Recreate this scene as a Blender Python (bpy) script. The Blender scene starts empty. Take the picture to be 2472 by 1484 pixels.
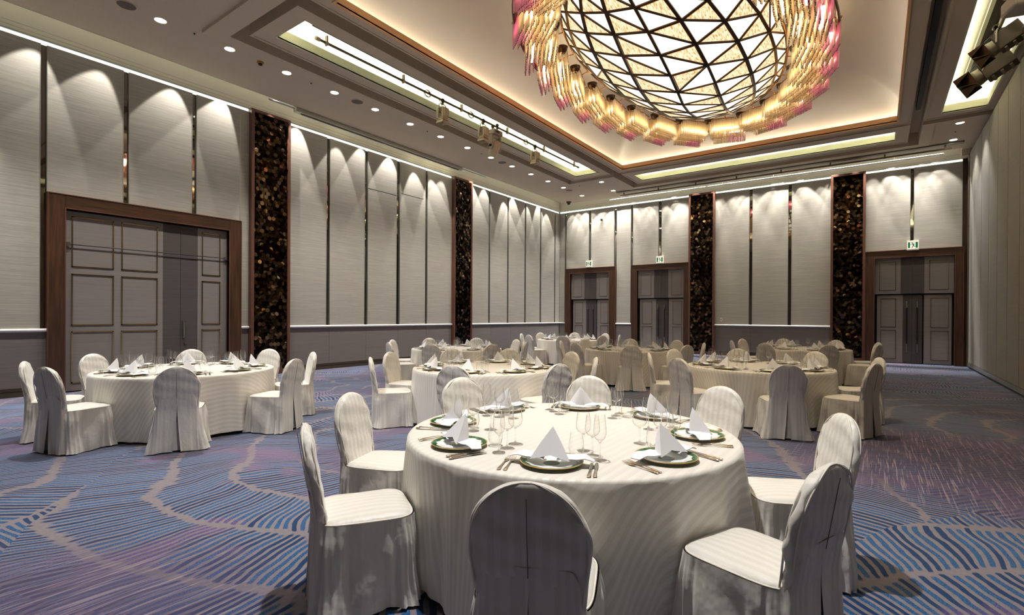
import bpy, bmesh, math, random
from mathutils import Vector, Matrix
PI=math.pi
S=bpy.context.scene
C=S.collection
random.seed(7)
# ------------------------------------------------------------------ helpers
class MB:
    """mesh builder collecting verts/faces (with per-face material slots, optional uv)"""
    def __init__(s): s.v=[];s.f=[];s.m=[];s.uv=[];s.hasuv=False;s.sm=[]
    def add(s,vs,fs,mi=0,uvs=None,smooth=False,M=None):
        o=len(s.v)
        for p in vs:
            p=Vector(p)
            if M is not None: p=M@p
            s.v.append(tuple(p))
        for k,f in enumerate(fs):
            s.f.append(tuple(i+o for i in f)); s.m.append(mi); s.sm.append(smooth)
            if uvs is not None: s.uv.append([uvs[i] for i in f]); s.hasuv=True
            else: s.uv.append([(0,0)]*len(f))
    def box(s,x0,y0,z0,x1,y1,z1,mi=0,M=None):
        if x0>x1:x0,x1=x1,x0
        if y0>y1:y0,y1=y1,y0
        if z0>z1:z0,z1=z1,z0
        v=[(x0,y0,z0),(x1,y0,z0),(x1,y1,z0),(x0,y1,z0),(x0,y0,z1),(x1,y0,z1),(x1,y1,z1),(x0,y1,z1)]
        s.add(v,[(3,2,1,0),(4,5,6,7),(0,1,5,4),(1,2,6,5),(2,3,7,6),(3,0,4,7)],mi,M=M)
    def cyl(s,p,q,r,n=10,mi=0,r2=None,caps=True,smooth=True,M=None):
        p=Vector(p);q=Vector(q);d=(q-p)
        if d.length<1e-9:return
        z=d.normalized();x=z.orthogonal().normalized();y=z.cross(x);r2=r if r2 is None else r2
        v=[];
        for c,rr in((p,r),(q,r2)):
            for i in range(n):
                a=2*PI*i/n;v.append(c+x*(rr*math.cos(a))+y*(rr*math.sin(a)))
        s.add(v,[(i,(i+1)%n,n+(i+1)%n,n+i) for i in range(n)],mi,smooth=smooth,M=M)
        if caps: s.add(v,[tuple(range(n-1,-1,-1)),tuple(range(n,2*n))],mi,M=M)
    def tube(s,pts,r,n=8,mi=0,closed=False,M=None):
        pts=[Vector(p) for p in pts];N=len(pts);v=[];up=None
        for i,p in enumerate(pts):
            a=pts[(i-1)%N] if (closed or i>0) else p
            b=pts[(i+1)%N] if (closed or i<N-1) else p
            t=(b-a).normalized()
            if up is None: up=t.orthogonal().normalized()
            up=(up-t*up.dot(t))
            if up.length<1e-6: up=t.orthogonal()
            up.normalize();w=t.cross(up)
            rr=r[i] if isinstance(r,(list,tuple)) else r
            for k in range(n):
                an=2*PI*k/n;v.append(p+up*(rr*math.cos(an))+w*(rr*math.sin(an)))
        fs=[]
        for i in range(N if closed else N-1):
            j=(i+1)%N
            for k in range(n): fs.append((i*n+k,i*n+(k+1)%n,j*n+(k+1)%n,j*n+k))
        s.add(v,fs,mi,smooth=True,M=M)
        if not closed: s.add(v,[tuple(range(n-1,-1,-1)),tuple((N-1)*n+k for k in range(n))],mi,M=M)
    def lathe(s,prof,n=24,mi=0,M=None,smooth=True,sx=1,sy=1):
        v=[];fs=[]
        for r,z in prof:
            for i in range(n):
                a=2*PI*i/n;v.append((r*sx*math.cos(a),r*sy*math.sin(a),z))
        for j in range(len(prof)-1):
            m=mi[j] if isinstance(mi,(list,tuple)) else mi
            s.add(v[j*n:(j+2)*n],[(i,(i+1)%n,n+(i+1)%n,n+i) for i in range(n)],m,smooth=smooth,M=M)
    def build(s,name,mats,parent=None,merge=False):
        me=bpy.data.meshes.new(name);me.from_pydata(s.v,[],s.f)
        if not isinstance(mats,(list,tuple)): mats=[mats]
        for m in mats: me.materials.append(m)
        me.polygons.foreach_set('material_index',s.m)
        me.polygons.foreach_set('use_smooth',s.sm)
        if s.hasuv:
            ul=me.uv_layers.new(name='UVMap');flat=[]
            for u in s.uv:
                for a in u: flat+=[a[0],a[1]]
            ul.data.foreach_set('uv',flat)
        if merge:
            bm=bmesh.new();bm.from_mesh(me);bmesh.ops.remove_doubles(bm,verts=bm.verts,dist=1e-5);bm.to_mesh(me);bm.free()
        me.update()
        o=bpy.data.objects.new(name,me);C.objects.link(o)
        if parent: o.parent=parent
        return o
def empty(name,loc=(0,0,0),rz=0):
    o=bpy.data.objects.new(name,None);C.objects.link(o);o.location=loc;o.rotation_euler=(0,0,rz);o.empty_display_size=.1
    return o
def tag(o,label=None,cat=None,group=None,kind=None):
    if label:o['label']=label
    if cat:o['category']=cat
    if group:o['group']=group
    if kind:o['kind']=kind
    return o
def copy_tree(o,parent=None):
    c=o.copy();C.objects.link(c)
    if parent:c.parent=parent
    for ch in [k for k in ALL_CH.get(o.name,[])]: copy_tree(ch,c)
    return c
ALL_CH={}
def reg(o,parts):
    ALL_CH[o.name]=parts
def bevel(o,w=.004,seg=2):
    m=o.modifiers.new('bevel','BEVEL');m.width=w;m.segments=seg;m.limit_method='ANGLE';return o
def lerp(a,b,t):return a+(b-a)*t
def sstep(a,b,x):
    t=max(0,min(1,(x-a)/(b-a)));return t*t*(3-2*t)
# ------------------------------------------------------------------ materials
def srgb(r,g,b):
    f=lambda c:(c/255/12.92 if c/255<=.04045 else ((c/255+.055)/1.055)**2.4)
    return (f(r),f(g),f(b),1)
class N:
    def __init__(s,name):
        s.mat=bpy.data.materials.new(name);s.mat.use_nodes=True;s.t=s.mat.node_tree;s.t.nodes.clear()
        s.out=s.n('ShaderNodeOutputMaterial')
    def n(s,typ,**kw):
        nd=s.t.nodes.new(typ)
        for k,v in kw.items():
            if k.startswith('i_'):
                nd.inputs[k[2:].replace('_',' ')].default_value=v
            else:setattr(nd,k,v)
        return nd
    def l(s,a,b):s.t.links.new(a,b)
    def math(s,op,a,b=None,c=None,clamp=False):
        nd=s.n('ShaderNodeMath',operation=op);nd.use_clamp=clamp
        for i,x in enumerate((a,b,c)):
            if x is None:continue
            if isinstance(x,(int,float)):nd.inputs[i].default_value=x
            else:s.l(x,nd.inputs[i])
        return nd.outputs[0]
    def mix(s,f,a,b):
        nd=s.n('ShaderNodeMix',data_type='RGBA')
        for i,x in ((0,f),(6,a),(7,b)):
            if isinstance(x,(int,float,tuple)):nd.inputs[i].default_value=x
            else:s.l(x,nd.inputs[i])
        return nd.outputs[2]
    def ramp(s,f,stops,interp='LINEAR'):
        nd=s.n('ShaderNodeValToRGB');cr=nd.color_ramp;cr.interpolation=interp
        while len(cr.elements)<len(stops):cr.elements.new(.5)
        for e,(p,c) in zip(cr.elements,stops):
            e.position=p;e.color=c if len(c)==4 else (*c,1)
        s.l(f,nd.inputs[0]);return nd.outputs[0]
    def noise(s,vec,scale,detail=3,rough=.5):
        nd=s.n('ShaderNodeTexNoise');nd.inputs['Scale'].default_value=scale;nd.inputs['Detail'].default_value=detail;nd.inputs['Roughness'].default_value=rough
        if vec is not None:s.l(vec,nd.inputs['Vector'])
        return nd.outputs['Fac']
    def pos(s):return s.n('ShaderNodeNewGeometry').outputs['Position']
    def obj(s):return s.n('ShaderNodeTexCoord').outputs['Object']
    def mapv(s,vec,scale=(1,1,1),loc=(0,0,0),rot=(0,0,0)):
        nd=s.n('ShaderNodeMapping');nd.inputs['Scale'].default_value=scale;nd.inputs['Location'].default_value=loc;nd.inputs['Rotation'].default_value=rot
        s.l(vec,nd.inputs['Vector']);return nd.outputs[0]
    def bump(s,h,strength=.2,dist=.01):
        nd=s.n('ShaderNodeBump');nd.inputs['Strength'].default_value=strength;nd.inputs['Distance'].default_value=dist
        s.l(h,nd.inputs['Height']);return nd.outputs[0]
    def bsdf(s,col,rough=.5,metal=0,normal=None,spec=None,sheen=None,coat=None):
        nd=s.n('ShaderNodeBsdfPrincipled')
        if isinstance(col,tuple):nd.inputs['Base Color'].default_value=col
        else:s.l(col,nd.inputs['Base Color'])
        if isinstance(rough,(int,float)):nd.inputs['Roughness'].default_value=rough
        else:s.l(rough,nd.inputs['Roughness'])
        nd.inputs['Metallic'].default_value=metal
        if spec is not None:nd.inputs['Specular IOR Level'].default_value=spec
        if sheen is not None:
            nd.inputs['Sheen Weight'].default_value=sheen
        if normal is not None:s.l(normal,nd.inputs['Normal'])
        return nd
    def fin(s,sh):
        s.l(sh.outputs[0] if hasattr(sh,'outputs') else sh,s.out.inputs[0]);return s.mat
def plain(name,col,rough=.5,metal=0,spec=None,var=.06,scale=30):
    n=N(name);nz=n.noise(n.obj(),scale,2)
    c1=tuple(x*(1-var) for x in col[:3])+(1,);c2=tuple(min(1,x*(1+var)) for x in col[:3])+(1,)
    return n.fin(n.bsdf(n.mix(nz,c1,c2),rough,metal,spec=spec))
def emit(name,col,st):
    n=N(name);e=n.n('ShaderNodeEmission');e.inputs[0].default_value=col;e.inputs[1].default_value=st;return n.fin(e)
M={}
def mk():
    # woven wall cloth with horizontal slubs
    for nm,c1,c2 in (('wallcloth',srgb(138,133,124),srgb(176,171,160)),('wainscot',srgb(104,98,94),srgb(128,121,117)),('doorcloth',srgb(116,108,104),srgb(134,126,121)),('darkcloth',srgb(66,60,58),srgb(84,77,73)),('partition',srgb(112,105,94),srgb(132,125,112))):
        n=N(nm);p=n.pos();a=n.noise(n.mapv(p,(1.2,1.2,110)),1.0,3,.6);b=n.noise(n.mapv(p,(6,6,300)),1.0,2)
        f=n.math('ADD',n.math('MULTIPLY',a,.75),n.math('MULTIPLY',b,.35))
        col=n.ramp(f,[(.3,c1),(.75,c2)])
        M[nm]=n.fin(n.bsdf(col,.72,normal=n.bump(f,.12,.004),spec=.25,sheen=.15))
    n=N('wood');p=n.obj();a=n.noise(n.mapv(p,(14,14,.9)),1.6,4,.6)
    M['wood']=n.fin(n.bsdf(n.ramp(a,[(.25,srgb(38,24,15)),(.55,srgb(70,45,29)),(.8,srgb(90,60,39))]),.38,spec=.4))
    n=N('wood_h');p=n.obj();a=n.noise(n.mapv(p,(.9,.9,14)),1.6,4,.6)
    M['wood_h']=n.fin(n.bsdf(n.ramp(a,[(.25,srgb(38,24,15)),(.55,srgb(70,45,29)),(.8,srgb(90,60,39))]),.38,spec=.4))
    M['copperwood']=plain('copperwood',srgb(94,60,46),.35,0,.5,.15,8)
    M['gilt']=plain('gilt',srgb(170,150,118),.25,1)
    M['gold']=plain('gold',srgb(205,150,90),.2,1)
    M['bronze']=plain('bronze',srgb(70,52,34),.35,.8)
    M['steel']=plain('steel',srgb(190,188,182),.25,1)
    M['silver']=plain('silver',srgb(228,216,198),.12,1)
    M['rail']=plain('rail_metal',srgb(214,210,208),.35,0,.6)
    M['mirror']=plain('mirror',srgb(150,146,138),.03,1,None,.01)
    M['edge']=plain('edge_trim',srgb(168,168,160),.3,.6)
    M['black']=plain('black',srgb(14,12,10),.6)
    M['dark']=plain('dark',srgb(26,24,24),.6)
    M['blacklacquer']=plain('black_lacquer',srgb(22,18,16),.3)
    # speckled ceiling tile
    n=N('ceil');p=n.pos();sp=n.noise(p,60,2,.7);lg=n.noise(p,1.5,2)
    col=n.mix(lg,srgb(200,184,164),srgb(210,195,174));col=n.mix(n.ramp(sp,[(.28,(1,1,1,1)),(.36,(0,0,0,1))]),col,srgb(140,128,114))
    M['ceil']=n.fin(n.bsdf(col,.85,spec=.15))
    M['ceilsm']=plain('ceil_smooth',srgb(206,190,168),.7,0,.2,.02,2)
    M['cornice']=plain('cornice_paint',srgb(214,208,186),.6,0,.2,.02,2)
    M['cream']=plain('cream_paint',srgb(204,198,186),.75,0,.2,.03,1)
    M['fascia']=plain('fascia_orange_lit',srgb(238,192,140),.6,0,.3,.03,3)  # orange glow of the chandelier put into the fascia colour
    M['trayside']=plain('tray_side_paint',srgb(214,214,190),.7,0,.2,.02,3)
    M['trayglow']=emit('tray_lamp',(1,.97,.84,1),22);M['traycav']=plain('tray_white_paint',srgb(238,238,222),.8,0,.2,.01,2)
    M['coveglow']=emit('cove_lamp',(1,.94,.80,1),10)
    M['slotglow']=emit('slot_lamp',(.94,1,.82,1),1.6)
    M['slotfill']=emit('slot_fill',(1,.95,.82,1),5);M['down']=emit('downlight_lamp',(1,.96,.86,1),14)  # slot emitter is an added fill for the cornice, the other a real downlight
    # bronze mirror hexagons: real per-tile colour through attribute
    n=N('hextile');at=n.n('ShaderNodeAttribute',attribute_name='tint')
    f=at.outputs['Fac'];M['hextile']=n.fin(n.bsdf(n.ramp(f,[(0,srgb(20,17,14)),(.6,srgb(54,45,36)),(1,srgb(122,100,80))]),.09,1))
    # woven satin stripe damask
    def damask(nm,base,alt,per,r1,r2,folds):
        n=N(nm);uv=n.n('ShaderNodeTexCoord').outputs['UV'];sx=n.n('ShaderNodeSeparateXYZ');n.l(uv,sx.inputs[0])
        w=n.math('FRACT',n.math('MULTIPLY',sx.outputs[0],1/per));st=n.math('GREATER_THAN',w,.5)
        st2=n.ramp(w,[(0,(0,0,0,1)),(.48,(0,0,0,1)),(.52,(1,1,1,1)),(.97,(1,1,1,1)),(1,(0,0,0,1))])
        col=n.mix(st2,base,alt);rr=n.math('ADD',n.math('MULTIPLY',st2,r2-r1),r1)
        wk=n.noise(n.mapv(n.obj(),(1,1,.7)),7,3,.55);b=n.bump(wk,folds,.03)
        return n.fin(n.bsdf(col,rr,normal=b,spec=.35,sheen=.3))
    M['damask']=damask('damask',srgb(224,219,210),srgb(234,230,222),.050,.62,.36,.0)
    M['slip']=damask('slip',srgb(216,212,204),srgb(225,221,214),.046,.52,.44,.5)
    M['piping']=plain('piping_cloth',srgb(226,220,208),.6)
    n=N('napkin');a=n.noise(n.obj(),300,2);M['napkin']=n.fin(n.bsdf(srgb(236,235,238),.8,normal=n.bump(a,.05,.001),spec=.2,sheen=.2))
    # porcelain with green marbled rim, gilt lines, medallion
    n=N('porcelain');o=n.obj();sx=n.n('ShaderNodeSeparateXYZ');n.l(o,sx.inputs[0])
    r=n.math('SQRT',n.math('ADD',n.math('MULTIPLY',sx.outputs[0],sx.outputs[0]),n.math('MULTIPLY',sx.outputs[1],sx.outputs[1])))
    ang=n.math('ARCTAN2',sx.outputs[1],sx.outputs[0])
    sc=n.math('MULTIPLY',n.math('SINE',n.math('MULTIPLY',ang,12)),.004)
    mb=n.noise(o,70,4,.7);grn=n.ramp(mb,[(.3,srgb(8,50,34)),(.55,srgb(18,96,64)),(.75,srgb(70,150,110))])
    wht=srgb(236,238,238);gld=srgb(196,156,84)
    rr=n.math('ADD',r,sc)
    c=n.mix(n.math('GREATER_THAN',rr,.120),wht,gld);c=n.mix(n.math('GREATER_THAN',rr,.123),c,grn)
    c=n.mix(n.math('GREATER_THAN',r,.1455),c,gld)
    c=n.mix(n.math('LESS_THAN',r,.040),c,gld);c=n.mix(n.math('LESS_THAN',r,.037),c,grn)
    M['porcelain']=n.fin(n.bsdf(c,.12,spec=.6))
    # thin-walled glass
    n=N('glass');lw=n.n('ShaderNodeLayerWeight');lw.inputs[0].default_value=.35
    tr=n.n('ShaderNodeBsdfTransparent');tc=n.ramp(lw.outputs['Facing'],[(0,(.999,.999,.999,1)),(.55,(.985,.985,.98,1)),(.85,(.80,.79,.77,1)),(1,(.38,.37,.35,1))]);n.l(tc,tr.inputs[0])
    gl=n.n('ShaderNodeBsdfGlossy');gl.inputs['Roughness'].default_value=.06
    gs=n.n('ShaderNodeBsdfGlass');gs.inputs['IOR'].default_value=1.48;gs.inputs['Roughness'].default_value=0
    m0=n.n('ShaderNodeMixShader');n.l(n.ramp(lw.outputs['Facing'],[(0,(.006,.006,.006,1)),(.6,(.015,.015,.015,1)),(.9,(.10,.10,.10,1)),(1,(.4,.4,.4,1))]),m0.inputs[0]);n.l(tr.outputs[0],m0.inputs[1]);n.l(gl.outputs[0],m0.inputs[2])
    mx=n.n('ShaderNodeMixShader');n.l(n.ramp(lw.outputs['Facing'],[(.40,(.03,.03,.03,1)),(.86,(.9,.9,.9,1))]),mx.inputs[0]);n.l(m0.outputs[0],mx.inputs[1]);n.l(gs.outputs[0],mx.inputs[2])
    M['glass']=n.fin(mx)
    n=N('solid_glass');gs=n.n('ShaderNodeBsdfGlass');gs.inputs['IOR'].default_value=1.5;gs.inputs['Roughness'].default_value=0
    tr=n.n('ShaderNodeBsdfTransparent');mx=n.n('ShaderNodeMixShader');mx.inputs[0].default_value=.4;n.l(tr.outputs[0],mx.inputs[1]);n.l(gs.outputs[0],mx.inputs[2]);M['solidglass']=n.fin(mx)
    # chandelier rods
    def rod(nm,tint,em=0):
        n=N(nm);tr=n.n('ShaderNodeBsdfTransparent');tr.inputs[0].default_value=tint
        tl=n.n('ShaderNodeBsdfTranslucent');tl.inputs[0].default_value=tint
        gl=n.n('ShaderNodeBsdfGlossy');gl.inputs['Roughness'].default_value=.12;gl.inputs[0].default_value=(1,.97,.92,1)
        a=n.n('ShaderNodeMixShader');a.inputs[0].default_value=.78;n.l(tr.outputs[0],a.inputs[1]);n.l(tl.outputs[0],a.inputs[2])
        b=n.n('ShaderNodeMixShader');b.inputs[0].default_value=.22;n.l(a.outputs[0],b.inputs[1]);n.l(gl.outputs[0],b.inputs[2])
        return n.fin(b)
    M['rod']=rod('rod_amber',(1,.92,.76,1));M['rodpink']=rod('rod_pink',(1,.64,.84,1))
    M['rodlamp']=emit('rod_lamp',(1,.74,.44,1),38)
    M['opal']=emit('opal_panel',(1,.89,.70,1),.95)
    n=N('crystal_panel');o=n.obj();w=n.noise(n.mapv(o,(60,9,20)),1,2,.6)
    e=n.n('ShaderNodeEmission');n.l(n.ramp(w,[(.34,(.55,.30,.10,1)),(.46,(.95,.66,.34,1)),(.58,(1,.88,.62,1))]),e.inputs[0]);e.inputs[1].default_value=.72
    M['crystal']=n.fin(e)
    M['fixture']=plain('fixture_paint',srgb(206,190,160),.5,0,.3,.05,10)
    M['fixture2']=plain('fixture_grey',srgb(176,166,152),.45,0,.3,.05,10)
    M['fixdark']=plain('fixture_dark',srgb(74,64,52),.5,0,.3,.05,10)
    M['pipe']=plain('pipe_paint',srgb(120,112,92),.4,.3)
    M['cable']=plain('cable',srgb(96,84,58),.6)
    M['amber']=plain('detector_plastic',srgb(170,120,50),.5)
    M['grille']=plain('grille',srgb(96,86,76),.6)
    M['white']=plain('white_plastic',srgb(226,222,208),.5)
    M['signframe']=emit('sign_face_white',srgb(240,224,206),.75)
    M['signgreen']=emit('sign_face_green',srgb(14,96,60),.7)
    # carpet -----------------------------------------------------------
    n=N('carpet');p=n.obj()
    warp=n.n('ShaderNodeTexNoise');warp.inputs['Scale'].default_value=.9;warp.inputs['Detail'].default_value=2;n.l(p,warp.inputs['Vector'])
    wv=n.n('ShaderNodeVectorMath',operation='MULTIPLY_ADD');n.l(warp.outputs['Color'],wv.inputs[0]);wv.inputs[1].default_value=(.28,.28,0);n.l(p,wv.inputs[2])
    # medallions: every point belongs to its nearest centre; strokes radiate in wavy rings
    cen=[(-3.9,4.5),(.91,15.9),(2.3,.9),(-9.6,5.6),(-7.6,-1.2),(2.9,8.9),(-3.4,10.6),(-9.0,11.8),(-4.4,17.0),(-11.,18.2),(-1.2,-2.4)]
    bd=None;bx=None;by=None
    w3=n.n('ShaderNodeSeparateXYZ');n.l(wv.outputs[0],w3.inputs[0])
    for (x_,y_) in cen:
        dx_=n.math('SUBTRACT',w3.outputs[0],x_+.14);dy_=n.math('SUBTRACT',w3.outputs[1],y_+.14)
        d_=n.math('ADD',n.math('MULTIPLY',dx_,dx_),n.math('MULTIPLY',dy_,dy_))
        if bd is None: bd,bx,by=d_,dx_,dy_
        else:
            lt=n.math('LESS_THAN',d_,bd)
            def sel(a_,b_): return n.math('ADD',b_,n.math('MULTIPLY',lt,n.math('SUBTRACT',a_,b_)))
            bx=sel(dx_,bx);by=sel(dy_,by);bd=n.math('MINIMUM',d_,bd)
    rad=n.math('SQRT',bd);an=n.math('ARCTAN2',by,bx)
    lob=n.math('MULTIPLY',n.math('ABSOLUTE',n.math('SINE',n.math('MULTIPLY',an,3.5))),.16)
    lob2=n.math('MULTIPLY',n.math('SINE',n.math('MULTIPLY',n.math('ADD',an,rad),9)),.045)
    RW=.60
    rq=n.math('DIVIDE',n.math('ADD',n.math('ADD',rad,lob),lob2),RW)
    ri=n.math('FLOOR',rq);rf=n.math('FRACT',rq)
    wr_=n.n('ShaderNodeTexWhiteNoise',noise_dimensions='1D');n.l(ri,wr_.inputs['W'])
    N_=n.math('ROUND',n.math('MULTIPLY',n.math('ADD',ri,.5),RW*2*PI/.060))
    sl=n.math('MULTIPLY',n.math('SUBTRACT',wr_.outputs['Value'],.5),n.math('MULTIPLY',rf,9.0))
    wob=n.math('MULTIPLY',n.math('SUBTRACT',n.noise(p,6,2),.5),.5)
    k=n.math('ADD',n.math('ADD',n.math('MULTIPLY',n.math('DIVIDE',an,2*PI),N_),sl),wob)
    fr=n.math('FRACT',k);tri=n.math('ABSOLUTE',n.math('SUBTRACT',fr,.5))
    idx=n.math('FLOOR',k)
    hs=n.n('ShaderNodeTexWhiteNoise',noise_dimensions='2D');ci=n.n('ShaderNodeCombineXYZ');n.l(idx,ci.inputs[0]);n.l(ri,ci.inputs[1]);n.l(ci.outputs[0],hs.inputs['Vector'])
    edge=n.math('MULTIPLY',n.math('SUBTRACT',n.math('SUBTRACT',.5,n.math('ABSOLUTE',n.math('SUBTRACT',rf,.5))),n.math('MULTIPLY',hs.outputs['Value'],.075)),RW)
    em=n.math('MULTIPLY',n.math('SUBTRACT',edge,.003),45,clamp=True)
    width=n.math('ADD',.16,n.math('MULTIPLY',em,.15))
    sm=n.math('MULTIPLY',n.math('SUBTRACT',width,tri),16,clamp=True)
    mask=n.math('MULTIPLY',sm,em)
    # pile speckle
    fine=n.noise(p,130,2,.7);med=n.noise(p,38,3,.7);big=n.noise(p,.55,2);big2=n.noise(n.mapv(p,(1,1,1),(11,4,0)),.42,2)
    base=n.mix(med,srgb(106,99,106),srgb(134,126,131))
    navy=n.mix(fine,srgb(8,36,72),srgb(14,60,106));mid=n.mix(n.ramp(fine,[(.42,(0,0,0,1)),(.56,(1,1,1,1))]),srgb(14,46,90),srgb(50,100,146))
    pur=n.mix(n.ramp(fine,[(.42,(0,0,0,1)),(.56,(1,1,1,1))]),srgb(66,50,92),srgb(104,86,132))
    stc=n.mix(n.math('GREATER_THAN',hs.outputs['Value'],.52),navy,mid)
    stc=n.mix(n.ramp(n.noise(n.mapv(p,(1,1,1),(31,7,0)),.9,2),[(.58,(0,0,0,1)),(.62,(1,1,1,1))]),stc,pur)
    # faded zones with woven cross lines
    def blob(x,y,r0,r1):
        d_=n.n('ShaderNodeVectorMath',operation='DISTANCE');n.l(wv.outputs[0],d_.inputs[0]);d_.inputs[1].default_value=(x+.14,y+.14,0)
        return n.math('SUBTRACT',1,n.math('DIVIDE',n.math('SUBTRACT',d_.outputs['Value'],r0),r1-r0,clamp=True),clamp=True)
    bl=n.math('MAXIMUM',n.math('MAXIMUM',blob(.9,6.6,1.3,1.9),blob(-3.1,.5,.5,1.2)),blob(-9.3,8.5,.8,1.6))
    fade=n.math('MAXIMUM',bl,n.ramp(big,[(.60,(0,0,0,1)),(.70,(1,1,1,1))]))
    xl=n.noise(n.mapv(p,(46,1.1,1),(0,0,0),(0,0,.5)),1,2,.8);xl2=n.noise(n.mapv(p,(46,1.1,1),(0,0,0),(0,0,1.9)),1,2,.8)
    cross=n.math('MAXIMUM',n.ramp(xl,[(.57,(0,0,0,1)),(.63,(1,1,1,1))]),n.ramp(xl2,[(.59,(0,0,0,1)),(.65,(1,1,1,1))]))
    fz=n.mix(cross,n.mix(big2,srgb(76,60,76),srgb(78,72,112)),srgb(146,130,142))
    col=n.mix(mask,base,stc)
    col=n.mix(n.math('MULTIPLY',fade,.75),col,fz)
    wash=n.ramp(n.noise(p,1.3,3),[(.60,(0,0,0,1)),(.74,(1,1,1,1))])
    col=n.mix(n.math('MULTIPLY',n.math('MULTIPLY',wash,med),.3),col,srgb(92,140,184))
    M['carpet']=n.fin(n.bsdf(col,.95,normal=n.bump(fine,.25,.004),spec=.1,sheen=.2))
mk()
# ------------------------------------------------------------------ camera
F=1226.695;YAW=.62393;PIT=-.00279;ROLL=.00563;H=1.42
cam=bpy.data.cameras.new('camera');co=bpy.data.objects.new('camera',cam);C.objects.link(co);S.camera=co
cam.sensor_width=36;cam.sensor_fit='HORIZONTAL';cam.lens=F/2472*36;cam.shift_y=24.7/2472;cam.clip_start=.05;cam.clip_end=100
f=Vector((-math.sin(YAW)*math.cos(PIT),math.cos(YAW)*math.cos(PIT),math.sin(PIT)));r=Vector((math.cos(YAW),math.sin(YAW),0));u=r.cross(f)
r2=r*math.cos(ROLL)+u*math.sin(ROLL);u2=-r*math.sin(ROLL)+u*math.cos(ROLL)
mt=Matrix((r2,u2,-f)).transposed().to_4x4();mt.translation=Vector((0,0,H));co.matrix_world=mt
# ------------------------------------------------------------------ room shell
XL=-11.84;YB=20.15;XR=2.14;YN=-1.3;ZC=6.385;CX=-3.31;CY=10.47
def struct(o): o['kind']='structure';return o
m=MB();m.box(XL-.6,YN,-.1,XR+.4,YB+.6,0);struct(m.build('floor',M['carpet']))
# generic wall drawing: u axis along the wall, out = into the room
def frameL(u,o,z):return (XL+o,u,z)     # left wall: u=y
def frameB(u,o,z):return (u,YB-o,z)     # back wall: u=x
def wbox(m,fr,u0,o0,z0,u1,o1,z1,mi=0):
    a=fr(u0,o0,z0);b=fr(u1,o1,z1);m.box(a[0],a[1],a[2],b[0],b[1],b[2],mi)
ZR=1.13;ZP=6.12
def wall(name,fr,u0,u1,panels,segs,doors,parts_upper=()):
    m=MB();wbox(m,fr,u0-.1,-.62,0,u1+.1,-.46,7.6);w=struct(m.build(name,M['dark']))
    # mirror backing behind the gaps
    for a,b,z0 in panels['gaps']:
        m=MB();wbox(m,fr,a-.015,-.08,z0,b+.015,-.045,ZP);m.build('mirror_strip',M['mirror'],w)
    for a,b,z0 in panels['cloth']:
        m=MB();wbox(m,fr,a+.012,-.08,z0,b-.012,0,ZP);o=m.build('fabric_panel',M['wallcloth'],w)
        m=MB();wbox(m,fr,a,-.08,z0,a+.012,.002,ZP);wbox(m,fr,b-.012,-.08,z0,b,.002,ZP);m.build('metal_edge',M['edge'],o)
    for a,b in segs:
        n=max(1,round((b-a)/1.15));
        for i in range(n):
            m=MB();p=lerp(a,b,i/n);q=lerp(a,b,(i+1)/n);wbox(m,fr,p+.003,-.08,.15,q-.003,-.01,ZR-.03);m.build('wainscot_panel',M['wainscot'],w)
        m=MB();m.tube([fr(a,.012,ZR),fr(b,.012,ZR)],.032,12);m.build('chair_rail',M['rail'],w)
        m=MB();wbox(m,fr,a,-.08,0,b,.012,.10);wbox(m,fr,a,-.08,.105,b,.02,.118);wbox(m,fr,a,-.08,.124,b,.012,.136);wbox(m,fr,a,-.08,.142,b,.004,.152)
        struct(m.build('baseboard_'+name.split('_')[1],M['fixdark']))
    # cornice: light slot lamp, fascia with grooves
    m=MB();wbox(m,fr,u0,-.08,6.2,u1,.0,6.262);wbox(m,fr,u0,-.08,6.268,u1,-.004,6.335);wbox(m,fr,u0,-.08,6.341,u1,-.008,6.98)
    m.build('cornice',M['cornice'],w)
    m=MB();wbox(m,fr,u0,-.08,6.195,u1,.005,6.2);m.build('shadow_gap',M['dark'],w)
    m=MB();wbox(m,fr,u0,-.078,6.125,u1,-.04,6.19);m.build('slot_light',M['slotglow'],w)
    return w
colL=[(5.99,6.95),(12.9,13.86)];colB=[(-5.99,-5.02),(-1.30,-.34)]
D=3.54
gapsL=[(2.38,2.46,ZR),(3.58,3.66,D),(4.79,4.87,D),(8.04,8.13,ZR),(9.27,9.37,ZR),(10.45,10.57,ZR),(11.65,11.74,ZR),(14.93,15.01,ZR),(16.11,16.19,ZR),(17.32,17.41,ZR),(18.49,18.59,ZR),(19.70,19.77,ZR),(-.04,.04,ZR),(1.16,1.25,ZR)]
clothL=[(YN,-.04,ZR),(.04,1.16,ZR),(1.25,2.38,ZR),(2.46,3.58,D),(3.66,4.79,D),(4.87,5.79,D),(5.79,5.99,ZR),(6.95,8.04,ZR),(8.13,9.27,ZR),(9.37,10.45,ZR),(10.57,11.65,ZR),(11.74,12.9,ZR),(13.86,14.93,ZR),(15.01,16.11,ZR),(16.19,17.32,ZR),(17.41,18.49,ZR),(18.59,19.70,ZR),(19.77,YB,ZR)]
wl=wall('wall_left',frameL,YN,YB,dict(gaps=gapsL,cloth=clothL),[(YN,2.47),(5.78,5.99),(6.95,12.9),(13.86,YB)],None)
gapsB=[(-11.56,-11.48,D),(-10.35,-10.25,D),(-9.15,-9.04,ZR),(-8.40,-8.31,ZR),(-7.22,-7.10,D),(-3.83,-3.73,ZR),(-2.57,-2.47,ZR),(.81,.89,D)]
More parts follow.
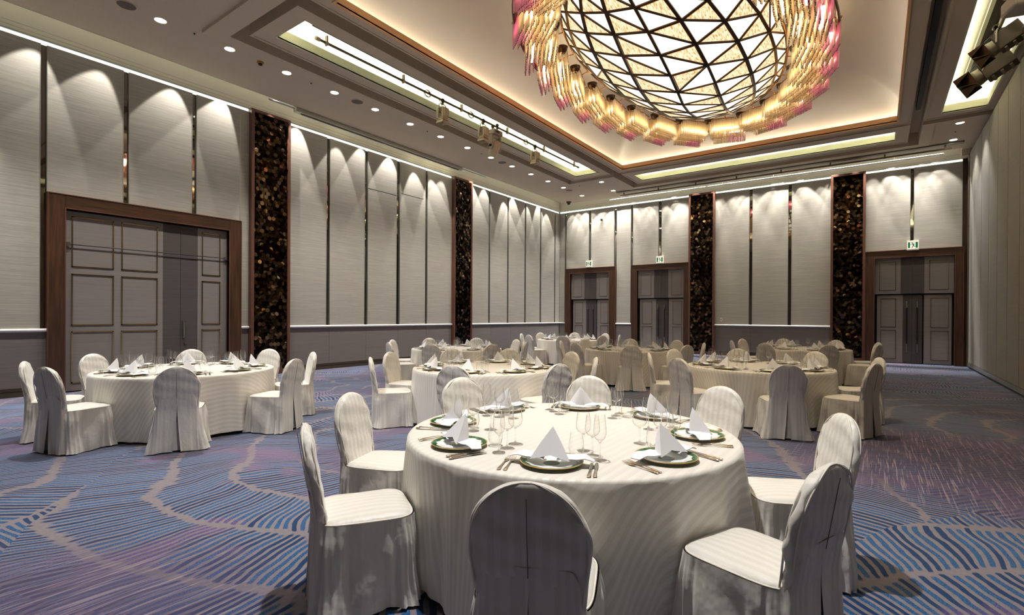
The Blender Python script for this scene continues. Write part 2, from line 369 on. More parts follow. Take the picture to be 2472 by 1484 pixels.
clothB=[(XL,-11.56,ZR),(-11.48,-10.35,D),(-10.25,-9.15,D),(-9.04,-8.40,ZR),(-8.31,-7.22,D),(-7.10,-5.99,D),(-5.02,-3.83,ZR),(-3.73,-2.57,ZR),(-2.47,-1.30,ZR),(-.34,.81,D),(.89,2.03,D)]
wb=wall('wall_back',frameB,XL,2.05,dict(gaps=gapsB,cloth=clothB),[(XL,-11.5),(-9.07,-8.33),(-5.02,-1.30)],None)
# door casing rebate strips on cloth edges are covered by the door frames below
# access hatch lines in two left panels
m=MB()
for a,b,z in ((9.39,10.43,5.05),(10.6,11.55,5.15)):
    wbox(m,frameL,a,.0,z,b,.002,z+.012)
m.build('hatch_joint',M['dark'],wl)
m=MB();wbox(m,frameB,2.03,-.1,0,2.2,-.02,6.2);m.build('corner_post',M['wood'],wb)
# near wall (behind the viewer)
m=MB();m.box(XL-.3,YN-.2,0,XR+.4,YN,7.6);struct(m.build('wall_near',M['partition']))
# right: movable partition
m=MB();m.box(XR+.06,YN,0,XR+.4,YB+.3,7.6);wr=struct(m.build('wall_right',M['black']))
ys=[13.24+1.1*k-1.1*13 for k in range(0,19)]+[19.72]
ys=[y for y in ys if y>YN]
for a,b in zip(ys[:-1],ys[1:]):
    if b-a<.3:continue
    m=MB();m.box(XR,a+.012,.16,XR+.06,b-.012,6.24);p=m.build('partition_panel',M['partition'],wr)
    m=MB();m.box(XR+.02,a-.008,.16,XR+.05,a+.008,6.24);m.box(XR+.004,a+.008,.16,XR+.05,a+.012,6.24,1);m.build('panel_joint_trim',[M['black'],M['bronze']],p)
    m=MB();m.box(XR-.012,a+.006,.05,XR+.06,b-.006,.15);m.build('kick_plate',M['edge'],p)
m=MB();m.box(XR-.01,19.72,.03,XR+.06,20.0,6.24);m.build('end_post',M['fixdark'],wr)
# ------------------------------------------------------------------ doors
def moulding(m,fr,u0,z0,u1,z1,o,w=.014):
    wbox(m,fr,u0,o,z0,u1,o+.012,z0+w);wbox(m,fr,u0,o,z1-w,u1,o+.012,z1);wbox(m,fr,u0,o,z0,u0+w,o+.012,z1);wbox(m,fr,u1-w,o,z0,u1,o+.012,z1)
def casing(d,fr,a,b,ia,ib,ztop,zin,out=.07):
    m=MB();wbox(m,fr,a,-.08,0,ia,out,ztop,0);wbox(m,fr,ib,-.08,0,b,out,ztop,0);m.build('door_frame_side',M['wood'],d)
    m=MB();wbox(m,fr,ia,-.08,zin,ib,out,ztop,0);m.build('door_frame_head',M['wood_h'],d)
    m=MB();g=.018
    wbox(m,fr,a-.012,-.05,0,a,out+.012,ztop+.015);wbox(m,fr,b,-.05,0,b+.012,out+.012,ztop+.015);wbox(m,fr,a,-.05,ztop,b,out+.012,ztop+.015)
    wbox(m,fr,ia-g,.0,0,ia,out+.008,zin);wbox(m,fr,ib,.0,0,ib+g,out+.008,zin);wbox(m,fr,ia-g,.0,zin,ib+g,out+.008,zin+g)
    m.build('casing_bead',M['copperwood'],d)
def door_left():
    m=MB();wbox(m,frameL,2.71,-.30,0,5.52,-.10,3.30);d=struct(m.build('door_1',M['black']))
    casing(d,frameL,2.47,5.78,2.71,5.52,3.54,3.30)
    for u0,u1,cols in ((2.72,4.265,[(2.81,3.44),(3.56,4.17)]),(4.92,5.515,[(5.0,5.38)])):
        m=MB();wbox(m,frameL,u0,-.10,.02,u1,-.04,3.28);l=m.build('door_leaf',M['doorcloth'],d)
        m=MB()
        for c0,c1 in cols:
            for z0,z1 in ((2.27,3.19),(1.21,2.15),(.16,1.10)): moulding(m,frameL,c0,z0,c1,z1,-.04,.02)
        m.build('gilt_moulding',M['gilt'],l)
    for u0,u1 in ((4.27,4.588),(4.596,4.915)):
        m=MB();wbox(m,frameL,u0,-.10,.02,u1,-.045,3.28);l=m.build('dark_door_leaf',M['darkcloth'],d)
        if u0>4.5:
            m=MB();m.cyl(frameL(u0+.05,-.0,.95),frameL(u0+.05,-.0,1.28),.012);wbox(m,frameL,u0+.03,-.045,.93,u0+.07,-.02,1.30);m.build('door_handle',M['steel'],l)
            m=MB();m.cyl(frameL(u0+.08,-.045,.82),frameL(u0+.08,-.02,.82),.018);m.build('lock_cylinder',M['gilt'],l)
    # curtain rod across the doorway
    m=MB();m.cyl((XL+.0,2.73,2.675),(XL+.0,5.50,2.675),.009);o=m.build('curtain_rod',M['blacklacquer'])
    tag(o,'thin black rod spanning the wide left doorway between steel brackets','rod')
    for y in (2.74,5.49):
        m=MB();m.box(XL-.045,y-.03,2.65,XL+.01,y+.03,2.70);m.box(XL-.02,y-.042,2.64,XL+.02,y+.042,2.71);m.build('rod_bracket',M['steel'],o)
door_left()
def door_back(k,a,b,ia,ib,c):
    m=MB();wbox(m,frameB,ia,-.40,0,ib,-.22,3.34);d=struct(m.build('door_%d'%k,M['black']))
    casing(d,frameB,a,b,ia,ib,3.56,3.34,.06)
    w=ib-ia;l1=c[0];l2=c[1];md=(l1+l2)/2
    for j,(u0,u1) in enumerate(((ia+.005,l1),(l2,ib-.005))):
        m=MB();wbox(m,frameB,u0,-.14,2.20,u1,-.05,3.34);p=m.build('transom_panel',M['doorcloth'],d)
        m=MB();moulding(m,frameB,u0+.12,2.31,u1-.12,3.22,-.05,.014);m.build('gilt_moulding',M['gilt'],p)
        m=MB();wbox(m,frameB,u0+(.06 if j==0 else 0),-.22,.02,u1-(.04 if j==1 else 0)+(.06 if j==0 else 0),-.12,2.16);p=m.build('door_leaf',M['doorcloth'],d)
        m=MB();e=.16
        moulding(m,frameB,u0+e,1.14,u1-e+.05,2.06,-.12,.014);moulding(m,frameB,u0+e,.14,u1-e+.05,1.05,-.12,.014);m.build('gilt_moulding',M['gilt'],p)
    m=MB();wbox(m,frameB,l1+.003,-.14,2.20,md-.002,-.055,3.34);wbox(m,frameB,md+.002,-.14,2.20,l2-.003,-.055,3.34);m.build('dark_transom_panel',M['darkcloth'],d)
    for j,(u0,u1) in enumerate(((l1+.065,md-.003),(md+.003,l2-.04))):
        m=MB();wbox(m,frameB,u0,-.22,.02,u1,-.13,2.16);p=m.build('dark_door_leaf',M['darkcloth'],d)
        x=md+(-.13 if j==0 else .13)
        m=MB();m.cyl(frameB(x,-.08,.62),frameB(x,-.08,1.76),.017,10,0);m.cyl(frameB(x,-.08,.36),frameB(x,-.08,.62),.017,10,1);m.cyl(frameB(x,-.08,1.76),frameB(x,-.08,1.96),.017,10,1)
        for z in (.44,1.86): m.cyl(frameB(x,-.14,z),frameB(x,-.08,z),.01,8,1)
        m.build('door_handle',[M['blacklacquer'],M['steel']],p)
door_back(2,-11.49,-9.07,-11.25,-9.36,(-10.59,-9.99))
door_back(3,-8.33,-5.995,-8.10,-6.19,(-7.41,-6.83))
door_back(4,-.335,2.06,-.09,1.86,(.58,1.16))
# ------------------------------------------------------------------ mosaic columns
def column(fr,a,b,lab,rs):
    rnd=random.Random(rs)
    e=empty('mosaic_column',fr((a+b)/2,0,0));ox,oy=e.location.x,e.location.y
    loc=lambda u,o,z:(lambda p:(p[0]-ox,p[1]-oy,p[2]))(fr(u,o,z))
    tag(e,lab,'column','mosaic columns')
    m=MB();wbox(m,loc,a+.05,-.08,.12,b-.05,.055,6.16);m.build('backing',M['blacklacquer'],e)
    m=MB();w=.07
    wbox(m,loc,a,-.08,0,a+w,.12,6.19);wbox(m,loc,b-w,-.08,0,b,.12,6.19);wbox(m,loc,a+w,-.08,6.12,b-w,.12,6.19);wbox(m,loc,a+w,-.08,0,b-w,.10,.12)
    bevel(m.build('frame',M['copperwood'],e),.006)
    m=MB();tints=[];R=.054;dx=R*math.sqrt(3);dz=R*1.5;j=0;z=.12+R*.6
    flip=(fr is frameB)
    while z<6.12-R*.4:
        u=a+w+ (dx/2 if j%2 else 0)
        while u<b-w+.01:
            kind=rnd.random();ta=rnd.uniform(-1,1);tb=rnd.uniform(-1,1);c0=.085+rnd.uniform(0,.02);tn=rnd.random()
            pts=[]
            for k in range(6):
                an=PI/6+k*PI/3;pu=max(a+w+.001,min(b-w-.001,u+.97*R*math.cos(an)));pz=max(.125,min(6.118,z+.97*R*math.sin(an)))
                pts.append((pu,pz,math.cos(an),math.sin(an)))
            if kind<.62:   # tilted facet
                sl=rnd.choice((.001,.004,.009,.016));top=[loc(p[0],c0+sl*(ta*p[2]+tb*p[3]),p[1]) for p in pts]
                fs=[(0,1,2,3,4,5)];vs=top
            else:          # ridged tile, two planes
                sl=rnd.choice((.006,.014));k0=rnd.randrange(3)
                vs=[];
                for k,p in enumerate(pts):
                    dist=abs(math.sin((k-k0)*PI/3));vs.append(loc(p[0],c0-sl*dist,p[1]))
                A,B=k0,k0+3
                f1=tuple(range(A,B+1));f2=tuple([B]+[i%6 for i in range(B+1,A+7)]);fs=[f1,f2]
            if not flip: pass
            base=[loc(p[0],.055,p[1]) for p in pts]
            n0=len(m.f);m.add(vs+base,fs+[((k+1)%6,k,6+k,6+(k+1)%6) for k in range(6)])
            tints+= [tn]*(len(m.f)-n0)
            u+=dx
        z+=dz;j+=1
    o=m.build('hexagon_tiles',M['hextile'],e)
    at=o.data.attributes.new('tint','FLOAT','FACE');at.data.foreach_set('value',tints)
column(frameL,5.99,6.95,'tall column of bronze hexagon tiles beside the wide left doors',1)
column(frameL,12.9,13.86,'narrow-looking hexagon tiled column farther along the left wall',2)
column(frameB,-5.99,-5.02,'dark hexagon tiled column right of the twin far doors',3)
column(frameB,-1.30,-.34,'glinting hexagon tiled column left of the far right door',4)
# ------------------------------------------------------------------ ceiling
def ring(m,x0,y0,x1,y1,X0,Y0,X1,Y1,z0,z1,mi=0):
    """rectangular ring between inner (x..) and outer (X..)"""
    m.box(X0,Y0,z0,X1,y0,z1,mi);m.box(X0,y1,z0,X1,Y1,z1,mi);m.box(X0,y0,z0,x0,y1,z1,mi);m.box(x1,y0,z0,X1,y1,z1,mi)
EL=-11.29;EB=19.60
AX=(-9.08,-7.56);AY=(4.59,16.36);RX=(-7.27,.65);RY=(4.60,16.40);BY_=(16.52,18.10);CX_=(.90,2.20)
GX0=-9.32;GY0=4.37;GY1=18.34;FX0=-9.6;FY0=4.03;FY1=18.62
AYF=16.55
m=MB()
# speckled field, everything around the recessed bay
TH=.5
m.box(EL,YN,ZC,FX0,EB,ZC+TH)                     # left strip
m.box(FX0,YN,ZC,XR+.07,FY0,ZC+TH)               # near strip
m.box(FX0,16.83,ZC,-7.83,EB,ZC+TH)           # far-left corner
m.box(-7.83,FY1+.0,ZC,XR+.07,EB,ZC+TH)           # far strip
m.box(1.15,16.85,ZC,XR+.07,FY1,ZC+TH)
ce=struct(m.build('ceiling',M['ceil']))
m=MB()
zf=ZC-.055
m.box(FX0,FY0,zf,GX0,AYF+.27,ZC+TH)              # smooth border strips
m.box(GX0,FY0,zf,XR+.07,GY0,ZC+TH)
m.box(GX0,AYF,zf,-7.55,AYF+.27,ZC+TH)
m.box(-7.83,AYF+.27,zf,-7.55,FY1,ZC+TH)
m.box(-7.55,GY1,zf,.90,FY1,ZC+TH)
m.box(.90,16.55,zf,1.15,FY1,ZC+TH);m.box(1.15,16.55,zf,XR+.07,16.85,ZC+TH)

m.build('border_strip',M['ceilsm'],ce)
m=MB();m.box(FX0,FY0,ZC+.32,XR+.07,EB,ZC+.36) if False else None
# groove tops
m=MB();
m.box(GX0,GY0,ZC+.30,AX[0],AYF,ZC+.5);m.box(AX[1],GY0,ZC+.30,RX[0],GY1,ZC+.5);m.box(AX[0],GY0,ZC+.30,AX[1],AY[0],ZC+.5);m.box(AX[0],AY[1],ZC+.30,AX[1],AYF,ZC+.5)
m.box(RX[0],RY[1],ZC+.30,RX[1],BY_[0],ZC+.5);m.box(RX[0],BY_[1],ZC+.30,RX[1],GY1,ZC+.5);m.box(RX[0],GY0,ZC+.30,RX[1],RY[0],ZC+.5)
m.box(RX[1],GY0,ZC+.30,CX_[0],GY1,ZC+.5);m.box(CX_[0],16.38,ZC+.30,CX_[1],16.55,ZC+.5);m.box(CX_[0],GY0,ZC+.3,CX_[1],4.6,ZC+.5)
m.build('groove_soffit',M['ceilsm'],ce)
m=MB();m.box(.735,4.6,ZC+.2,.83,16.1,ZC+.29);m.build('air_slot',M['black'],ce)
def tray(x0,x1,y0,y1,ox0,ox1,oy0,oy1,lab=None):
    zt=ZC
    m=MB();ring(m,ox0,oy0,ox1,oy1,x0,y0,x1,y1,zt,zt+.025);ring(m,x0+.025,y0+.025,x1-.025,y1-.025,x0,y0,x1,y1,zt+.025,zt+.42);ring(m,x0+.05,y0+.05,x1-.05,y1-.05,x0,y0,x1,y1,zt-.015,zt);o=m.build('tray_frame',M['ceilsm'],ce)
    m=MB();ring(m,ox0,oy0,ox1,oy1,ox0-.02,oy0-.02,ox1+.02,oy1+.02,zt-.006,zt+.19);m.build('tray_upstand',M['trayside'],o)
    w=.22
    m=MB();ring(m,ox0-w,oy0-w,ox1+w,oy1+w,ox0-w-.02,oy0-w-.02,ox1+w+.02,oy1+w+.02,zt+.03,zt+.50);m.box(ox0-w,oy0-w,zt+.48,ox1+w,oy1+w,zt+.50);m.build('tray_cavity',M['traycav'],o)
    m=MB();ring(m,ox0-.07,oy0-.07,ox1+.07,oy1+.07,ox0-.12,oy0-.12,ox1+.12,oy1+.12,zt+.06,zt+.10);m.build('led_strip',M['trayglow'],o)
    return o
tray(AX[0],AX[1],AY[0],AY[1],-8.75,-7.87,4.91,15.98)
tray(RX[0],RX[1],BY_[0],BY_[1],-7.0,.35,16.95,17.77)
tray(CX_[0],CX_[1],4.6,16.38,1.23,2.04,4.95,16.06)
# reflector channel running down the middle of the right tray
m=MB();m.box(1.50,5.2,ZC+.30,1.56,15.2,ZC+.34);m.box(1.72,5.2,ZC+.30,1.78,15.2,ZC+.34);m.box(1.56,5.2,ZC+.40,1.72,15.2,ZC+.43,1);m.box(1.50,5.2,ZC+.34,1.56,15.2,ZC+.44,1);m.box(1.72,5.2,ZC+.34,1.78,15.2,ZC+.44,1);m.build('hoist_channel',[M['trayside'],M['fixdark']],ce)
# central ring and vault
OX=(-7.02,.36);OY=(4.90,16.07)
m=MB();ring(m,OX[0],OY[0],OX[1],OY[1],RX[0],RY[0],RX[1],RY[1],ZC,ZC+.025);ring(m,RX[0]+.025,RY[0]+.025,RX[1]-.025,RY[1]-.025,RX[0],RY[0],RX[1],RY[1],ZC+.025,ZC+.42);ring(m,RX[0]+.04,RY[0]+.04,RX[1]-.04,RY[1]-.04,RX[0],RY[0],RX[1],RY[1],ZC-.012,ZC);rg=m.build('centre_border',M['ceilsm'],ce)
m=MB();ring(m,OX[0],OY[0],OX[1],OY[1],OX[0]-.04,OY[0]-.04,OX[1]+.04,OY[1]+.04,ZC-.022,ZC+.105);ring(m,OX[0]-.012,OY[0]-.012,OX[1]+.012,OY[1]+.012,OX[0]-.04,OY[0]-.04,OX[1]+.04,OY[1]+.04,ZC+.105,ZC+.15);m.build('cove_fascia',M['fascia'],rg)
VX=(OX[0]-.20,OX[1]+.20);VY=(OY[0]-.20,OY[1]+.20)
m=MB();nx,ny=70,100;vs=[];DD=2.1;HH=1.25
def vz(d):
    t=min(1,d/DD);return ZC+.08+HH*math.sqrt(max(0,1-(1-t)**2))
def grid1(a,b,n):
    out=[]
    for i in range(n+1):
        t=i/n;t=.5-.5*math.cos(PI*t);out.append(lerp(a,b,t))
    return out
gx=grid1(VX[0],VX[1],nx);gy=grid1(VY[0],VY[1],ny)
for y in gy:
    for x in gx: vs.append((x,y,vz(min(x-VX[0],VX[1]-x,y-VY[0],VY[1]-y))))
m.add(vs,[(j*(nx+1)+i,(j+1)*(nx+1)+i,(j+1)*(nx+1)+i+1,j*(nx+1)+i+1) for j in range(ny) for i in range(nx)],smooth=False)
vt=m.build('vault',M['cream'],ce)
for p in vt.data.polygons:p.use_smooth=True
m=MB();ring(m,OX[0]-.06,OY[0]-.06,OX[1]+.06,OY[1]+.06,OX[0]-.10,OY[0]-.10,OX[1]+.10,OY[1]+.10,ZC+.06,ZC+.09);m.build('cove_light_strip',M['coveglow'],rg)
m=MB();ring(m,OX[0]-.04,OY[0]-.04,OX[1]+.04,OY[1]+.04,VX[0]-.02,VY[0]-.02,VX[1]+.02,VY[1]+.02,ZC+.028,ZC+.045);m.build('cove_shelf',M['cream'],rg)
# roof slab over the wall-wash slots
m=MB();m.box(XL-.1,YN,6.96,EL+.02,YB+.1,7.0);m.box(XL-.1,EB-.02,6.96,XR+.2,YB+.1,7.0);m.build('slot_roof',M['cornice'],ce)
m=MB();m.box(EL,YN,ZC,EL+.012,EB,6.97);m.box(EL,EB-.012,ZC,XR+.07,EB,6.97);m.build('slot_edge',M['cornice'],ce)
m=MB();m.box(1.97,EB,ZC-.0,XR+.07,YB+.1,ZC+.4);m.box(1.97,EB+.2,6.2,XR+.07,YB+.1,ZC);m.build('corner_soffit',M['ceilsm'],ce)
# ------------------------------------------------------------------ fittings on the ceiling
def spot(name,loc,energy,size,blend,col=(1,.972,.93),rot=(0,0,0),rad=.04):
    l=bpy.data.lights.new(name,'SPOT');l.energy=energy;l.spot_size=size;l.spot_blend=blend;l.color=col;l.shadow_soft_size=rad
    o=bpy.data.objects.new(name,l);C.objects.link(o);o.location=loc;o.rotation_euler=rot;return o
dl_proto=None
def downlight(x,y,lab,e=150,grp=None):
    global dl_proto
    if dl_proto is None:
        t=empty('ceiling_downlight',(x,y,ZC))
        m=MB();m.lathe([(.085,0),(.10,0),(.10,-.006),(.088,-.010),(.082,-.004),(.080,.0)],28);a=m.build('trim_ring',M['white'],t)
        m=MB();m.lathe([(.082,-.002),(.001,-.002)],28);b=m.build('lamp',M['down'],t)
        dl_proto=t;reg(t,[a,b])
    else:
        t=copy_tree(dl_proto);t.location=(x,y,ZC)
    tag(t,lab,'ceiling light',grp or 'ceiling downlights')
    spot('downlight_beam',(x,y,ZC-.02),e,math.radians(92),.6)
ords=['first','second','third','fourth','fifth','sixth','seventh','eighth','ninth','tenth','eleventh','twelfth','thirteenth']
for k in range(13):
    downlight(-9.86,3.49+1.129*k,'round bright downlight, %s from the left in the row along the left wall'%ords[k],150)
downlight(-9.88,18.59,'round downlight between the black dome camera and the far corner spot pair',120)
downlight(-8.29,17.11,'round downlight just beyond the end of the long left light tray',120)
downlight(-8.48,18.54,'round downlight nearest the start of the brown pipe at the far wall',120)
downlight(1.66,17.07,'upper round downlight near the folding partition at far right',80)
downlight(1.67,18.58,'lower round downlight near the folding partition at far right',90)
def hiddenlights():
    # further downlights of the same room above the frame, plus an added warm pair
    for x,y,e in ((-9.86,2.36,150),(-9.86,1.23,150),(-9.86,.1,120)):
        spot('downlight_beam',(x,y,ZC-.02),e,math.radians(92),.6)
    for x,y,e in ((-1.9,2.5,850),(-4.6,2.2,110),(-7.0,2.7,600),(1.2,2.2,60),(-4.4,5.0,240),(-1.4,6.6,300)):
        spot('downlight_beam',(x,y,ZC-.02),e,math.radians(80),.6,(1,.972,.93) if y<4 else (1,.85,.62),rad=.07)  # warm pair is added to strengthen the chandelier's light on the tables
hiddenlights()
for x,y,lab in ((-9.83,3.0,'round grey speaker grille at the top left edge of the ceiling'),(-9.84,7.47,'round grey speaker grille between the fourth and fifth downlights'),(-9.87,13.13,'round grey speaker grille farther along the left downlight row'),(-9.87,17.51,'small round speaker grille near the far ceiling corner')):
    t=empty('ceiling_speaker',(x,y,ZC));tag(t,lab,'speaker','ceiling speakers')
    m=MB();m.lathe([(.13,0),(.145,0),(.145,-.008),(.132,-.012),(.128,-.004)],28);m.build('rim',M['ceilsm'],t)
    m=MB();m.lathe([(.13,-.004),(.08,-.008),(.001,-.010)],28);m.build('grille',M['grille'],t)
for x,y,lab in ((-9.82,4.0,'tiny dark sprinkler between the first two left downlights'),(-9.86,9.75,'tiny dark sprinkler in the left downlight row past the speaker'),(-9.86,6.3,'tiny dark sprinkler between the third and fourth left downlights'),(-9.86,12.05,'tiny dark sprinkler below the moving head stage lamp'),(1.64,17.8,'tiny dark sprinkler between the two downlights at far right'),(-9.2,17.1,'tiny dark sprinkler near the end of the left tray')):
    t=empty('sprinkler',(x,y,ZC));tag(t,lab,'sprinkler','ceiling sprinklers')
    m=MB();m.lathe([(.035,0),(.034,-.004),(.018,-.006)],16);m.build('escutcheon',M['ceilsm'],t)
    m=MB();m.lathe([(.016,-.004),(.012,-.02),(.016,-.022),(.001,-.024)],12);m.build('head',M['dark'],t)
for x,y,lab in ((-9.88,5.21,'small amber smoke detector on the ceiling beside the tray'),):
    t=empty('smoke_detector',(x,y,ZC));tag(t,lab,'smoke detector')
    m=MB();m.lathe([(.065,0),(.062,-.02),(.04,-.035)],20);m.build('base',M['amber'],t)
    m=MB();m.lathe([(.04,-.033),(.034,-.06),(.001,-.066)],20);m.build('sensor_cap',M['bronze'],t)
t=empty('dome_camera',(-10.88,19.27,ZC));tag(t,'small black security dome camera in the far ceiling corner','camera')
m=MB();m.lathe([(.11,0),(.11,-.03),(.075,-.045)],24);m.build('housing',M['fixdark'],t)
m=MB();m.lathe([(.075,-.045),(.068,-.09),(.04,-.125),(.001,-.135)],24);m.build('dome',M['blacklacquer'],t)
m=MB();m.box(EL-.05,YN,6.80,EL-.02,EB,6.83);m.box(EL,EB+.02,6.80,1.9,EB+.05,6.83);m.build('slot_fill_strip',M['slotfill'],ce)  # unseen glowing strip added to brighten the cornice and upper panels
# wall washers in the slots (beams only; fittings sit above the ceiling edge)
rw=random.Random(5)
def wash(x,y,rx,ry,e):
    spot('wall_wash_beam',(x,y,6.62),e,math.radians(50),.18,(1,.965,.90),(rx,ry,0),.02)
yy=.4
while yy<19.6:
    wash(XL+.30+rw.uniform(-.03,.05),yy,rw.uniform(-.26,.26),math.radians(rw.uniform(-2,7)),190*rw.uniform(.6,1.25));yy+=.98*rw.uniform(.7,1.2)
xx=-11.2
while xx<1.8:
    wash(xx,YB-.31,math.radians(rw.uniform(-5,3)),rw.uniform(-.25,.25),78*rw.uniform(.6,1.3));xx+=.170*rw.uniform(.7,1.25)
# left wall projector screen housing and white picture rail
t=empty('screen_housing',(-11.375,6.85,6.30));tag(t,'long white projection screen housing with a black slot under the left cornice','screen housing')
m=MB();m.box(-.065,0,.0,.065,5.98,.14);m.build('case',M['cornice'],t)
m=MB();m.box(-.03,.15,-.006,.03,5.85,.004);m.build('slot',M['black'],t)
m=MB();m.box(-.055,.2,-.016,-.035,5.9,-.001);m.build('bottom_bar',M['rail'],t)
m=MB();m.cyl((-11.42,6.22,6.395),(-11.42,14.2,6.395),.022,12);o=m.build('hanging_rail',M['rail']);tag(o,'long white tube rail hanging in the slot above the left wall','rail')
m=MB()
for y in (7.0,8.4,9.9,11.4,12.9,14.0): m.cyl((-11.42,y,6.39),(-11.42,y,6.97),.008,8)
m.build('hanger',M['rail'],o)
# back wall rails
m=MB();m.box(-8.46,18.80,ZC-.045,1.93,18.98,ZC-.001);o=m.build('pipe_channel',M['pipe']);tag(o,'long brown ceiling channel running along the far wall','rail')
m=MB();m.cyl((-8.35,18.95,6.25),(1.68,18.95,6.25),.024,12);o=m.build('lighting_pipe',M['pipe']);tag(o,'long brown lighting pipe hung below the far ceiling channel','pipe')
for k in range(8):
    m=MB();x=-8.2+k*1.39;m.box(x-.02,18.93,6.22,x+.02,18.97,ZC-.03);m.build('pipe_clamp',M['pipe'],o)
for a,b in ((-9.19,-5.3),(-5.2,1.56)):
    m=MB();m.cyl((a,19.8,6.335),(b,19.8,6.335),.020,12);o=m.build('hanging_rail',M['rail']);tag(o,'white tube rail over the far wall, %s length'%('left' if a<-6 else 'right and longer'),'rail','far wall tube rails')
    m=MB();k=a+.5
    while k<b: m.cyl((k,19.8,6.335),(k,19.8,6.97),.008,8);k+=1.7
    m.build('hanger',M['rail'],o)
for a,b,l in ((-9.9,-6.05,'over the twin far doors'),(-4.95,-1.35,'between the two far tiled columns'),(-.3,1.52,'over the far right door')):
    m=MB();m.cyl((a,20.06,6.165),(b,20.06,6.165),.012,10)
    for x in (a+.1,(a+b)/2,b-.1): m.cyl((x,20.06,6.165),(x,20.15,6.165),.008,8)
    o=m.build('curtain_track',M['edge']);tag(o,'slim metal track at the panel tops '+l,'rail','far wall slim tracks')
# ------------------------------------------------------------------ stage lights
m=MB();m.cyl((-8.13,5.34,6.345),(-8.05,14.85,6.345),.024,12);o=m.build('lighting_pipe',M['pipe']);tag(o,'long dark lighting pipe running down the left ceiling tray','pipe')
m=MB();m.cyl((-8.13,5.28,6.345),(-8.13,5.36,6.345),.036,12);m.cyl((-8.05,14.83,6.345),(-8.05,14.9,6.345),.036,12);m.build('end_cap',M['fixture'],o)
for k in range(6):
    y=5.5+k*1.82;x=-8.13+.08*(y-5.34)/9.5
    m=MB();m.box(x-.03,y-.015,6.30,x+.03,y+.015,6.47);m.cyl((x,y-.03,6.345),(x,y+.03,6.345),.034,10);m.build('pipe_clamp',M['fixture'],o)
m=MB();m.box(-8.05,5.15,6.47,-7.93,14.8,6.50);m.box(-8.0,5.15,6.50,-7.98,14.8,6.96);o=m.build('power_channel',M['pipe']);tag(o,'flat steel channel above the lighting pipe in the left ceiling tray','channel')
def coil(m,cx,cy,cz,R=.1,n=3):
    pts=[]
    for i in range(n*16+1):
        a=i/16*2*PI;pts.append((cx+.015*math.sin(a*1.3),cy+R*math.cos(a)*(1+.1*math.sin(i)),cz+R*.8*math.sin(a)))
    m.tube(pts,.006,6)
def lantern(x,y,z,lab,rz=0):
    t=empty('stage_lantern',(x,y,z),rz);tag(t,lab,'stage light','box stage lanterns on the tray pipe')
    m=MB();m.box(-.10,-.09,-.42,.10,.09,-.18);bevel(m.build('body',M['fixture'],t),.008)
    m=MB()
    for k in range(7): m.box(.1,-.06,-.40+k*.03,.106,.06,-.388+k*.03);m.box(-.06,-.096,-.40+k*.03,.06,-.09,-.388+k*.03)
    m.build('cooling_slots',M['fixdark'],t)
    m=MB();m.box(.106,-.075,-.40,.13,.075,-.2);m.build('side_plate',M['fixture'],t)
    m=MB();m.lathe([(.10,-.42),(.14,-.50),(.145,-.53),(.13,-.53),(.09,-.45)],4,smooth=False,M=Matrix.Rotation(PI/4,4,'Z'));m.build('lens_hood',M['fixture'],t)
    m=MB();m.box(-.09,-.09,-.47,.09,.09,-.46);m.build('lens',M['fixdark'],t)
    m=MB();m.tube([(0,-.115,-.30),(0,-.115,-.12),(0,-.06,-.09),(0,.06,-.09),(0,.115,-.12),(0,.115,-.30)],.010,8);m.cyl((0,-.13,-.30),(0,-.09,-.30),.022,10);m.cyl((0,.09,-.30),(0,.13,-.30),.022,10);m.build('yoke',M['pipe'],t)
    m=MB();m.box(-.02,-.02,-.10,.02,.02,.03);m.cyl((0,-.02,0),(0,.02,0),.04,10);m.cyl((0,0,-.06),(.07,0,-.06),.008,8);m.build('hook_clamp',M['fixdark'],t)
    m=MB();m.tube([(0,-.42,.0),(.02,-.3,-.03),(.02,-.18,.0),(.03,-.10,-.08),(.05,-.06,-.2),(.06,-.04,-.34)],.007,6);coil(m,.02,-.5,-.03,.09);m.build('cable',M['cable'],t)
lantern(-8.1,8.49,6.345,'boxy beige stage lantern hanging nearest on the left tray pipe')
lantern(-8.09,9.95,6.345,'boxy beige stage lantern hanging beside the moving head lamp')
lantern(-8.07,12.3,6.345,'boxy beige stage lantern hanging farthest along the tray pipe')
